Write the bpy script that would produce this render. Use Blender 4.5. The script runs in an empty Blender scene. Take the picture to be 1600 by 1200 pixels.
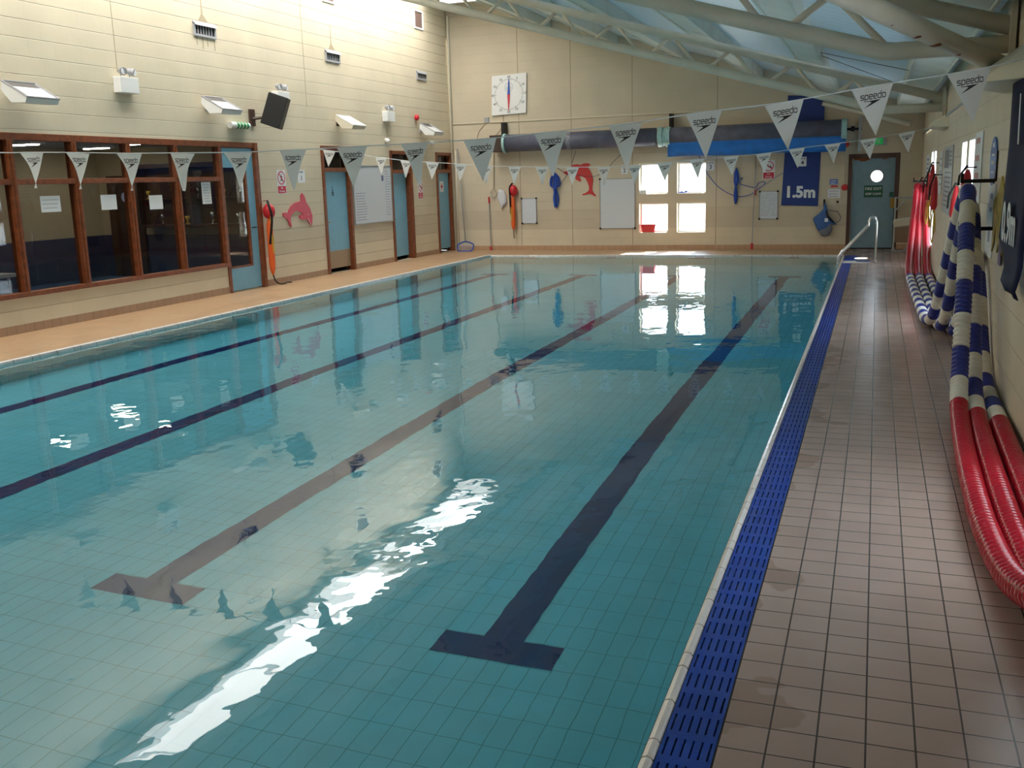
import bpy, math, random
from mathutils import Vector, Matrix
random.seed(7)
SC = bpy.context.scene
COL = SC.collection
PI = math.pi

# ------------------------------------------------------------------ camera
F_PX, YAW, PITCH, ROLL, CAM_H = 1544.99, 0.3525, 0.2036, -0.0286, 1.7467
cy, sy, cp, sp = math.cos(YAW), math.sin(YAW), math.cos(PITCH), math.sin(PITCH)
fw = Vector((-sy*cp, cy*cp, -sp)); rt = Vector((cy, sy, 0)); up = rt.cross(fw)
r2 = math.cos(ROLL)*rt + math.sin(ROLL)*up
u2 = -math.sin(ROLL)*rt + math.cos(ROLL)*up
cam = bpy.data.cameras.new('camera'); cam_o = bpy.data.objects.new('camera', cam); COL.objects.link(cam_o)
cam.sensor_width = 36; cam.sensor_fit = 'HORIZONTAL'; cam.lens = F_PX/1600*36; cam.clip_end = 200; cam.clip_start = .05
cam_o.matrix_world = Matrix(((r2.x, u2.x, -fw.x, 0), (r2.y, u2.y, -fw.y, 0), (r2.z, u2.z, -fw.z, CAM_H), (0, 0, 0, 1)))
SC.camera = cam_o

# ------------------------------------------------------------------ world, sun, daylight, exposure
W = bpy.data.worlds.new('world'); SC.world = W; W.use_nodes = True
wn = W.node_tree.nodes; wl = W.node_tree.links
bg = wn['Background']
tc = wn.new('ShaderNodeTexCoord'); sep = wn.new('ShaderNodeSeparateXYZ'); rmp = wn.new('ShaderNodeValToRGB')
wl.new(tc.outputs['Generated'], sep.inputs[0]); wl.new(sep.outputs['Z'], rmp.inputs[0]); wl.new(rmp.outputs[0], bg.inputs[0])
e = rmp.color_ramp.elements
e[0].position = 0.0; e[0].color = (.55, .60, .58, 1)
e[1].position = 0.6; e[1].color = (.62, .80, 1, 1)
m_ = rmp.color_ramp.elements.new(.06); m_.color = (.76, .87, 1, 1)
bg.inputs[1].default_value = 10.0

sun = bpy.data.lights.new('sun', 'SUN'); sun_o = bpy.data.objects.new('sun', sun); COL.objects.link(sun_o)
sun.energy = 26; sun.angle = .009; sun.color = (1, .95, .86)
sun_o.rotation_euler = Vector((-.09, -1, -.62)).to_track_quat('-Z', 'Y').to_euler()

SKY0, SKY1 = -9.85, -8.60            # rooflight, X range
SKYY0, SKYY1 = .5, 22.3              # rooflight, Y range
ROOF_S = .289
def roof_z(x): return 3.30 - ROOF_S*x
sky_l = bpy.data.lights.new('rooflight_daylight', 'AREA'); sky_o = bpy.data.objects.new('rooflight_daylight', sky_l); COL.objects.link(sky_o)
sky_l.shape = 'RECTANGLE'; sky_l.size = (SKY1-SKY0)*math.hypot(1, ROOF_S)-.04; sky_l.size_y = SKYY1-SKYY0-.1
sky_l.energy = 620; sky_l.color = (1, .99, .96)
xm = (SKY0+SKY1)/2
sky_o.location = (xm, (SKYY0+SKYY1)/2, roof_z(xm)+.17)
sky_o.rotation_euler = (0, math.atan(ROOF_S), 0)

SC.view_settings.view_transform = 'Standard'; SC.view_settings.look = 'None'
SC.view_settings.gamma = 1; SC.view_settings.use_curve_mapping = False
SC.view_settings.exposure = 0.38
cyc = SC.cycles
cyc.use_denoising = True
cyc.max_bounces = 12; cyc.diffuse_bounces = 5; cyc.glossy_bounces = 5; cyc.transmission_bounces = 8; cyc.transparent_max_bounces = 10
cyc.sample_clamp_indirect = 6; cyc.sample_clamp_direct = 0
cyc.caustics_reflective = True; cyc.caustics_refractive = True; cyc.blur_glossy = .5

# ------------------------------------------------------------------ materials
def srgb(r, g, b):
    f = lambda c: (c/255/12.92) if c/255 <= .04045 else ((c/255+.055)/1.055)**2.4
    return (f(r), f(g), f(b), 1)
def mat(name, color, rough=.6, metal=0, spec=.5, noise=0, nscale=8, bump=0, bscale=60, emit=0, sheen=0):
    m = bpy.data.materials.new(name); m.use_nodes = True
    n, l = m.node_tree.nodes, m.node_tree.links; b = n['Principled BSDF']
    b.inputs['Base Color'].default_value = color if len(color) == 4 else (*color, 1)
    b.inputs['Roughness'].default_value = rough; b.inputs['Metallic'].default_value = metal
    b.inputs['Specular IOR Level'].default_value = spec
    if emit:
        b.inputs['Emission Color'].default_value = b.inputs['Base Color'].default_value; b.inputs['Emission Strength'].default_value = emit
    if noise or bump:
        g = n.new('ShaderNodeNewGeometry')
    if noise:
        t = n.new('ShaderNodeTexNoise'); t.inputs['Scale'].default_value = nscale; t.inputs['Detail'].default_value = 5
        l.new(g.outputs['Position'], t.inputs['Vector'])
        r = n.new('ShaderNodeMapRange'); r.inputs[1].default_value = .3; r.inputs[2].default_value = .7
        r.inputs[3].default_value = 1-noise; r.inputs[4].default_value = 1+noise
        l.new(t.outputs[0], r.inputs[0])
        h = n.new('ShaderNodeHueSaturation'); h.inputs['Color'].default_value = b.inputs['Base Color'].default_value
        l.new(r.outputs[0], h.inputs['Value']); l.new(h.outputs[0], b.inputs['Base Color'])
    if bump:
        t2 = n.new('ShaderNodeTexNoise'); t2.inputs['Scale'].default_value = bscale
        l.new(g.outputs['Position'], t2.inputs['Vector'])
        bp = n.new('ShaderNodeBump'); bp.inputs['Distance'].default_value = bump; bp.inputs['Strength'].default_value = 1
        l.new(t2.outputs[0], bp.inputs['Height']); l.new(bp.outputs[0], b.inputs['Normal'])
    return m

def block_mat(name, axis, c1, c2, cj, off=(0, 0), joint_amt=1.0, band=True, course=.25):
    """painted concrete blocks 450 x 225 mm; axis is the horizontal coordinate along the wall"""
    m = bpy.data.materials.new(name); m.use_nodes = True
    n, l = m.node_tree.nodes, m.node_tree.links; b = n['Principled BSDF']
    g = n.new('ShaderNodeNewGeometry'); s = n.new('ShaderNodeSeparateXYZ'); l.new(g.outputs['Position'], s.inputs[0])
    c = n.new('ShaderNodeCombineXYZ')
    ax = n.new('ShaderNodeMath'); ax.operation = 'ADD'; ax.inputs[1].default_value = off[0]+50.4
    az = n.new('ShaderNodeMath'); az.operation = 'ADD'; az.inputs[1].default_value = off[1]+4.5
    l.new(s.outputs[axis], ax.inputs[0]); l.new(s.outputs['Z'], az.inputs[0])
    l.new(ax.outputs[0], c.inputs[0]); l.new(az.outputs[0], c.inputs[1])
    br = n.new('ShaderNodeTexBrick'); l.new(c.outputs[0], br.inputs['Vector'])
    br.inputs['Scale'].default_value = 1; br.inputs['Brick Width'].default_value = .45; br.inputs['Row Height'].default_value = .225
    br.inputs['Mortar Size'].default_value = .004; br.inputs['Mortar Smooth'].default_value = .3; br.inputs['Bias'].default_value = 0
    br.inputs['Color1'].default_value = c1; br.inputs['Color2'].default_value = c2; br.inputs['Mortar'].default_value = cj
    t = n.new('ShaderNodeTexNoise'); t.inputs['Scale'].default_value = 1.3; t.inputs['Detail'].default_value = 6
    l.new(g.outputs['Position'], t.inputs['Vector'])
    r = n.new('ShaderNodeMapRange'); r.inputs[1].default_value = .3; r.inputs[2].default_value = .7; r.inputs[3].default_value = .93; r.inputs[4].default_value = 1.04
    l.new(t.outputs[0], r.inputs[0])
    h = n.new('ShaderNodeHueSaturation'); l.new(br.outputs['Color'], h.inputs['Color']); l.new(r.outputs[0], h.inputs['Value'])
    out = h.outputs[0]
    if band:   # later paint coat: paler below half a metre, darker course above it
        ramp = n.new('ShaderNodeValToRGB'); ramp.color_ramp.interpolation = 'CONSTANT'
        sc = n.new('ShaderNodeMath'); sc.operation = 'DIVIDE'; sc.inputs[1].default_value = 2.0; l.new(s.outputs['Z'], sc.inputs[0])
        l.new(sc.outputs[0], ramp.inputs[0])
        el = ramp.color_ramp.elements; el[0].position = 0; el[0].color = (1, 1, .98, 1); el[1].position = .5; el[1].color = (.93, .93, .93, 1)
        k = el.new(.255); k.color = (.86, .85, .84, 1)
        mx = n.new('ShaderNodeMix'); mx.data_type = 'RGBA'; mx.blend_type = 'MULTIPLY'; mx.inputs[0].default_value = 1
        l.new(out, mx.inputs[6]); l.new(ramp.outputs[0], mx.inputs[7]); out = mx.outputs[2]
    l.new(out, b.inputs['Base Color'])
    b.inputs['Roughness'].default_value = .55; b.inputs['Specular IOR Level'].default_value = .35
    t2 = n.new('ShaderNodeTexNoise'); t2.inputs['Scale'].default_value = 90; l.new(g.outputs['Position'], t2.inputs['Vector'])
    b1 = n.new('ShaderNodeBump'); b1.inputs['Distance'].default_value = .0015; b1.inputs['Strength'].default_value = .6; l.new(t2.outputs[0], b1.inputs['Height'])
    b2 = n.new('ShaderNodeBump'); b2.invert = True; b2.inputs['Distance'].default_value = .006; b2.inputs['Strength'].default_value = joint_amt
    l.new(br.outputs['Fac'], b2.inputs['Height']); l.new(b1.outputs[0], b2.inputs['Normal'])
    pp = n.new('ShaderNodeMath'); pp.operation = 'PINGPONG'; pp.inputs[1].default_value = .1125; l.new(az.outputs[0], pp.inputs[0])
    cr = n.new('ShaderNodeMapRange'); cr.inputs[1].default_value = 0; cr.inputs[2].default_value = .006; l.new(pp.outputs[0], cr.inputs[0])
    b3 = n.new('ShaderNodeBump'); b3.inputs['Distance'].default_value = .008; b3.inputs['Strength'].default_value = course
    l.new(cr.outputs[0], b3.inputs['Height']); l.new(b2.outputs[0], b3.inputs['Normal']); l.new(b3.outputs[0], b.inputs['Normal'])
    return m

def tile_mat(name, c1, c2, cj, w, h, off=(0, 0), mortar=.0025, plane='XY', rough=(.25, .45), wet=0, noise=.06, bump=.002, mrot=0):
    m = bpy.data.materials.new(name); m.use_nodes = True
    n, l = m.node_tree.nodes, m.node_tree.links; b = n['Principled BSDF']
    g = n.new('ShaderNodeNewGeometry'); s = n.new('ShaderNodeSeparateXYZ'); l.new(g.outputs['Position'], s.inputs[0])
    c = n.new('ShaderNodeCombineXYZ')
    for k, a in enumerate(plane):
        ad = n.new('ShaderNodeMath'); ad.operation = 'ADD'; ad.inputs[1].default_value = off[k] + (w if k == 0 else h)*200
        l.new(s.outputs[a], ad.inputs[0]); l.new(ad.outputs[0], c.inputs[k])
    br = n.new('ShaderNodeTexBrick'); br.offset = 0; l.new(c.outputs[0], br.inputs['Vector'])
    br.inputs['Scale'].default_value = 1; br.inputs['Brick Width'].default_value = w; br.inputs['Row Height'].default_value = h
    br.inputs['Mortar Size'].default_value = mortar; br.inputs['Mortar Smooth'].default_value = .1; br.inputs['Bias'].default_value = 0
    br.inputs['Color1'].default_value = c1; br.inputs['Color2'].default_value = c2; br.inputs['Mortar'].default_value = cj
    t = n.new('ShaderNodeTexNoise'); t.inputs['Scale'].default_value = 3; t.inputs['Detail'].default_value = 6
    l.new(g.outputs['Position'], t.inputs['Vector'])
    r = n.new('ShaderNodeMapRange'); r.inputs[1].default_value = .3; r.inputs[2].default_value = .7; r.inputs[3].default_value = 1-noise; r.inputs[4].default_value = 1+noise
    l.new(t.outputs[0], r.inputs[0])
    hs = n.new('ShaderNodeHueSaturation'); l.new(br.outputs['Color'], hs.inputs['Color']); l.new(r.outputs[0], hs.inputs['Value'])
    out = hs.outputs[0]
    rr = n.new('ShaderNodeMapRange'); rr.inputs[1].default_value = .35; rr.inputs[2].default_value = .65; rr.inputs[3].default_value = rough[0]; rr.inputs[4].default_value = rough[1]
    l.new(t.outputs[0], rr.inputs[0]); rout = rr.outputs[0]
    if wet:    # drying puddles with crisp edges along the pool side
        t3 = n.new('ShaderNodeTexNoise'); t3.inputs['Scale'].default_value = 2.2; t3.inputs['Detail'].default_value = 3
        l.new(g.outputs['Position'], t3.inputs['Vector'])
        ed = n.new('ShaderNodeMapRange'); ed.inputs[1].default_value = -.42; ed.inputs[2].default_value = .0; ed.inputs[3].default_value = .07; ed.inputs[4].default_value = -.22
        l.new(s.outputs['X'], ed.inputs[0])
        ad = n.new('ShaderNodeMath'); ad.operation = 'ADD'; l.new(t3.outputs[0], ad.inputs[0]); l.new(ed.outputs[0], ad.inputs[1])
        st = n.new('ShaderNodeMapRange'); st.inputs[1].default_value = .555; st.inputs[2].default_value = .57; l.new(ad.outputs[0], st.inputs[0])
        mx = n.new('ShaderNodeMix'); mx.data_type = 'RGBA'; mx.blend_type = 'MULTIPLY'
        l.new(st.outputs[0], mx.inputs[0]); l.new(out, mx.inputs[6]); mx.inputs[7].default_value = (.80, .76, .72, 1); out = mx.outputs[2]
        m2 = n.new('ShaderNodeMix'); m2.data_type = 'FLOAT'; l.new(st.outputs[0], m2.inputs[0]); l.new(rout, m2.inputs[2]); m2.inputs[3].default_value = .26; rout = m2.outputs[0]
    l.new(out, b.inputs['Base Color']); l.new(rout, b.inputs['Roughness'])
    t2 = n.new('ShaderNodeTexNoise'); t2.inputs['Scale'].default_value = 220; l.new(g.outputs['Position'], t2.inputs['Vector'])
    b1 = n.new('ShaderNodeBump'); b1.inputs['Distance'].default_value = bump*.25; b1.inputs['Strength'].default_value = .6; l.new(t2.outputs[0], b1.inputs['Height'])
    b2 = n.new('ShaderNodeBump'); b2.invert = True; b2.inputs['Distance'].default_value = bump; b2.inputs['Strength'].default_value = 1
    l.new(br.outputs['Fac'], b2.inputs['Height']); l.new(b1.outputs[0], b2.inputs['Normal']); l.new(b2.outputs[0], b.inputs['Normal'])
    return m

def glass_mat(name, tint=(1, 1, 1, 1), f=1.5):
    m = bpy.data.materials.new(name); m.use_nodes = True
    n, l = m.node_tree.nodes, m.node_tree.links; n.remove(n['Principled BSDF'])
    t = n.new('ShaderNodeBsdfTransparent'); t.inputs[0].default_value = tint
    g = n.new('ShaderNodeBsdfGlossy'); g.inputs['Roughness'].default_value = .01
    # reflectance from the view angle, the same on both faces of the pane
    ge = n.new('ShaderNodeNewGeometry'); dt = n.new('ShaderNodeVectorMath'); dt.operation = 'DOT_PRODUCT'; l.new(ge.outputs['Incoming'], dt.inputs[0]); l.new(ge.outputs['Normal'], dt.inputs[1])
    ab = n.new('ShaderNodeMath'); ab.operation = 'ABSOLUTE'; l.new(dt.outputs['Value'], ab.inputs[0])
    om = n.new('ShaderNodeMath'); om.operation = 'SUBTRACT'; om.inputs[0].default_value = 1; l.new(ab.outputs[0], om.inputs[1])
    pw = n.new('ShaderNodeMath'); pw.operation = 'POWER'; pw.inputs[1].default_value = 5; l.new(om.outputs[0], pw.inputs[0])
    fr = n.new('ShaderNodeMath'); fr.operation = 'MULTIPLY_ADD'; fr.inputs[1].default_value = .96; fr.inputs[2].default_value = .04; l.new(pw.outputs[0], fr.inputs[0])
    mx = n.new('ShaderNodeMixShader'); l.new(fr.outputs[0], mx.inputs[0]); l.new(t.outputs[0], mx.inputs[1]); l.new(g.outputs[0], mx.inputs[2])
    l.new(mx.outputs[0], n['Material Output'].inputs[0])
    return m

def water_mat():
    m = bpy.data.materials.new('pool_water'); m.use_nodes = True
    n, l = m.node_tree.nodes, m.node_tree.links; n.remove(n['Principled BSDF'])
    gl = n.new('ShaderNodeBsdfGlass'); gl.inputs['Roughness'].default_value = 0; gl.inputs['IOR'].default_value = 1.33
    g = n.new('ShaderNodeNewGeometry')
    mp = n.new('ShaderNodeMapping'); mp.inputs['Scale'].default_value = (1, .8, 1); l.new(g.outputs['Position'], mp.inputs[0])
    t = n.new('ShaderNodeTexNoise'); t.inputs['Scale'].default_value = 1.1; t.inputs['Detail'].default_value = 2.0; t.inputs['Roughness'].default_value = .35; l.new(mp.outputs[0], t.inputs['Vector'])
    b1 = n.new('ShaderNodeBump'); b1.inputs['Distance'].default_value = .0095; b1.inputs['Strength'].default_value = 1; l.new(t.outputs[0], b1.inputs['Height'])
    t2 = n.new('ShaderNodeTexNoise'); t2.inputs['Scale'].default_value = 5.5; t2.inputs['Detail'].default_value = 1.5; l.new(mp.outputs[0], t2.inputs['Vector'])
    b2 = n.new('ShaderNodeBump'); b2.inputs['Distance'].default_value = .0017; b2.inputs['Strength'].default_value = 1; l.new(t2.outputs[0], b2.inputs['Height'])
    t3 = n.new('ShaderNodeTexNoise'); t3.inputs['Scale'].default_value = 17; t3.inputs['Detail'].default_value = 1; l.new(mp.outputs[0], t3.inputs['Vector'])
    b3 = n.new('ShaderNodeBump'); b3.inputs['Distance'].default_value = .00006; b3.inputs['Strength'].default_value = 1; l.new(t3.outputs[0], b3.inputs['Height'])
    l.new(b1.outputs[0], b2.inputs['Normal']); l.new(b2.outputs[0], b3.inputs['Normal']); l.new(b3.outputs[0], gl.inputs['Normal'])
    va = n.new('ShaderNodeVolumeAbsorption'); va.inputs['Color'].default_value = (.30, .84, .92, 1); va.inputs['Density'].default_value = .22
    l.new(gl.outputs[0], n['Material Output'].inputs['Surface']); l.new(va.outputs[0], n['Material Output'].inputs['Volume'])
    return m

CREAM1, CREAM2, CREAMJ = (.73, .64, .475, 1), (.725, .635, .47, 1), (.50, .43, .29, 1)
M_WL = block_mat('painted_blockwork_left', 'Y', CREAM1, CREAM2, (.69, .605, .45, 1), off=(.05, -.07), joint_amt=.35, course=1)
M_WF = block_mat('painted_blockwork_far', 'X', (.68, .585, .435, 1), (.675, .58, .43, 1), (.66, .565, .415, 1), off=(0, -.07), joint_amt=.3)
M_WR = block_mat('painted_blockwork_right', 'Y', (.70, .61, .47, 1), (.69, .60, .46, 1), (.62, .54, .41, 1), off=(0, -.07), joint_amt=.6, band=False)
M_FLOOR = tile_mat('deck_tiles', (.43, .315, .275, 1), (.415, .30, .26, 1), (.07, .05, .045, 1), .1447, .149, off=(.3924, .005), mortar=.0032, rough=(.19, .27), wet=1, noise=.06)
M_FLOORL = tile_mat('deck_tiles_warm_lit', (.48, .30, .165, 1), (.46, .285, .155, 1), (.34, .21, .115, 1), .1447, .149, rough=(.35, .5), noise=.06)  # same tiles as the right deck, with the warmer light painted into the colour
M_POOL = tile_mat('pool_tiles', (.25, .71, .84, 1), (.24, .69, .82, 1), (.12, .38, .46, 1), .1, .2, off=(-.0125, -.11), mortar=.002, rough=(.3, .4), noise=.05, bump=.0005)
M_POOLW = tile_mat('pool_wall_tiles', (.30, .64, .62, 1), (.28, .61, .59, 1), (.12, .30, .31, 1), .2, .1, plane='YZ', rough=(.3, .4), bump=.0005)
M_POOLE = tile_mat('pool_end_tiles', (.30, .64, .62, 1), (.28, .61, .59, 1), (.12, .30, .31, 1), .2, .1, plane='XZ', rough=(.3, .4), bump=.0005)
M_LINE = tile_mat('lane_line_tiles', (.006, .022, .15, 1), (.006, .022, .145, 1), (.02, .06, .22, 1), .1, .2, off=(-.0125, -.11), mortar=.0012, rough=(.3, .4), bump=.0003)
M_COPE = mat('white_coping', (.80, .76, .72, 1), .22, noise=.04)
M_GAP = mat('dark_joint', (.02, .02, .02, 1), .8)
M_GRATE = mat('blue_grating_plastic', (.006, .045, .36, 1), .28, noise=.15, nscale=3, bump=.001, bscale=110)
M_SKIRT_L = tile_mat('skirting_tiles_left', (.42, .27, .17, 1), (.40, .255, .16, 1), (.15, .09, .06, 1), .149, .3, plane='YZ', off=(0, .05), rough=(.4, .5))
M_SKIRT_F = tile_mat('skirting_tiles_far', (.52, .32, .19, 1), (.50, .305, .18, 1), (.2, .12, .08, 1), .149, .3, plane='XZ', off=(0, .05), rough=(.4, .5))
M_STEEL = mat('cream_painted_steel', (.68, .64, .53, 1), .5, noise=.08, nscale=3)
M_RUST = mat('rust', (.22, .07, .02, 1), .9, noise=.4, nscale=30)
M_PURLIN = mat('pale_green_beam', (.64, .70, .64, 1), .55, noise=.08, nscale=2)
M_WOOD = mat('varnished_wood', (.20, .055, .018, 1), .38, noise=.3, nscale=14)
M_DOOR = mat('light_blue_paint', (.20, .45, .60, 1), .45, noise=.05)
M_DOORG = mat('grey_blue_paint', (.19, .30, .36, 1), .45, noise=.06)
M_KICK = mat('brown_kick_plate', (.34, .24, .15, 1), .45)
M_DARK = mat('dark_void', (.012, .012, .014, 1), .8)
M_BLACK = mat('black_plastic', (.010, .010, .010, 1), .5, spec=.3)
M_WHITE = mat('white_plastic', (.80, .80, .78, 1), .4)
M_BOARD = mat('whiteboard', (.62, .66, .70, 1), .3)
M_PAPER = mat('paper', (.78, .80, .82, 1), .8)
M_RED = mat('signal_red', (.60, .02, .03, 1), .5)
M_INKRED = mat('sign_red', (.62, .03, .06, 1), .5)
M_PINK = mat('dolphin_red', (.62, .035, .08, 1), .35)
M_DOLR = mat('dolphin_scarlet', (.58, .03, .03, 1), .5)
M_ORANGE = mat('orange_foam', (.85, .13, .02, 1), .6)
M_YELLOW = mat('yellow_rope', (.70, .45, .05, 1), .6)
M_BLUE = mat('blue_rope', (.015, .07, .42, 1), .5)
M_NAVY = mat('navy_banner', (.012, .035, .20, 1), .55)
M_BLACKBLUE = mat('dark_banner', (.014, .018, .055, 1), .7, spec=.1)
M_COVER = mat('blue_cover', (.015, .16, .55, 1), .45, noise=.12, nscale=5, bump=.004, bscale=9)
M_ROLL = mat('grey_roller_sleeve', (.10, .105, .15, 1), .5, noise=.25, nscale=4)
M_COLLAR = mat('pale_teal_collar', (.34, .55, .55, 1), .5, noise=.2, nscale=20)
M_CHROME = mat('polished_steel', (.75, .75, .75, 1), .15, metal=1)
M_ALU = mat('grey_metal', (.42, .43, .45, 1), .4, metal=.6)
M_GREYM = mat('grey_vent_metal', (.36, .36, .38, 1), .5)
M_GREEN = mat('exit_green', (.01, .25, .06, 1), .5)
M_DKGREEN = mat('fire_exit_green', (.01, .09, .05, 1), .5)
M_INK = mat('ink', (.02, .02, .025, 1), .6)
M_LOGO = mat('print_black', (.012, .012, .014, 1), .5)
M_LAMPGL = mat('lamp_glass', (.85, .86, .88, 1), .15)
M_FLOATR = mat('red_float', (.42, .008, .022, 1), .2)
M_FLOATB = mat('blue_float', (.018, .028, .26, 1), .28)
M_FLOATW = mat('white_float', (.78, .75, .66, 1), .35)
M_YCUT = mat('yellow_cutout', (.48, .36, .08, 1), .6, noise=.35, nscale=14)
M_PURPLE = mat('purple_paint', (.22, .16, .30, 1), .6)
M_GREYC = mat('conduit_grey', (.36, .37, .35, 1), .5)
M_CREAMP = mat('cream_pipe', (.72, .66, .52, 1), .5)
M_GLASS = glass_mat('window_glass')
M_GLASSD = glass_mat('screen_glass', (.86, .87, .88, 1), 1.5)
M_WATER = water_mat()
def frosted():
    m = bpy.data.materials.new('frosted_glass'); m.use_nodes = True
    n, l = m.node_tree.nodes, m.node_tree.links; n.remove(n['Principled BSDF'])
    t = n.new('ShaderNodeBsdfTranslucent'); t.inputs[0].default_value = (.85, .87, .9, 1)
    g = n.new('ShaderNodeBsdfGlossy'); g.inputs['Roughness'].default_value = .2
    mx = n.new('ShaderNodeMixShader'); mx.inputs[0].default_value = .04; l.new(t.outputs[0], mx.inputs[1]); l.new(g.outputs[0], mx.inputs[2])
    l.new(mx.outputs[0], n['Material Output'].inputs[0]); return m
M_FROST = frosted()
M_CARP = mat('blue_carpet', (.012, .045, .17, 1), .4)
M_DADO = mat('navy_dado', (.018, .025, .085, 1), .5)
M_RWALL = mat('room_cream', (.50, .41, .26, 1), .6)
M_DKWOOD = mat('dark_wood', (.055, .022, .012, 1), .35)
M_CEILT = mat('ceiling_tile', (.45, .45, .43, 1), .8)
M_TUBE = mat('tube_light', (1, .92, .75, 1), .5, emit=30)
M_FRAMEW = mat('white_window_frame', (.78, .78, .78, 1), .4)
M_TUB = mat('red_tub', (.75, .05, .06, 1), .4)
M_BAG = mat('blue_fabric', (.05, .13, .36, 1), .7, noise=.1, nscale=10)
M_BAGG = mat('grey_fabric', (.16, .17, .20, 1), .7)
M_STAIN = mat('soot_stain', (.42, .34, .22, 1), .8)

def pennant_mat():
    m = bpy.data.materials.new('pennant_fabric'); m.use_nodes = True
    n, l = m.node_tree.nodes, m.node_tree.links; n.remove(n['Principled BSDF'])
    d = n.new('ShaderNodeBsdfDiffuse'); d.inputs[0].default_value = (.80, .80, .78, 1)
    t = n.new('ShaderNodeBsdfTranslucent'); t.inputs[0].default_value = (.80, .80, .78, 1)
    mx = n.new('ShaderNodeMixShader'); mx.inputs[0].default_value = .35
    l.new(d.outputs[0], mx.inputs[1]); l.new(t.outputs[0], mx.inputs[2]); l.new(mx.outputs[0], n['Material Output'].inputs[0])
    return m
M_PENN = pennant_mat()

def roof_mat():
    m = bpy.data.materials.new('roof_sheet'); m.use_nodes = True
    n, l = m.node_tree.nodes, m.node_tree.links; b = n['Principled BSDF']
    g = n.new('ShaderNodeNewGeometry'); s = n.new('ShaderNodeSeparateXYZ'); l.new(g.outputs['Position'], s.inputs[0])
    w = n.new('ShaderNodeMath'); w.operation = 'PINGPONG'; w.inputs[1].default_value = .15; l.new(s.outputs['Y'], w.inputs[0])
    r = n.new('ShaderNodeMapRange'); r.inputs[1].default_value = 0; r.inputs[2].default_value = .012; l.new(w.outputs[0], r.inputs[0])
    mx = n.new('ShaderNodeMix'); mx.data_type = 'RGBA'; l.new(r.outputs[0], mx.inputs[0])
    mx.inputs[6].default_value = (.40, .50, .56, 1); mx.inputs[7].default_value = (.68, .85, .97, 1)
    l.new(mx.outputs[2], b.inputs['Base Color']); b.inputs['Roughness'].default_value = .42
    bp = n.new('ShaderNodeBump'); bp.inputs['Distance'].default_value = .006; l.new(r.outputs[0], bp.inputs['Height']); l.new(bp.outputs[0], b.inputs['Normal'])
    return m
M_ROOF = roof_mat()

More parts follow.
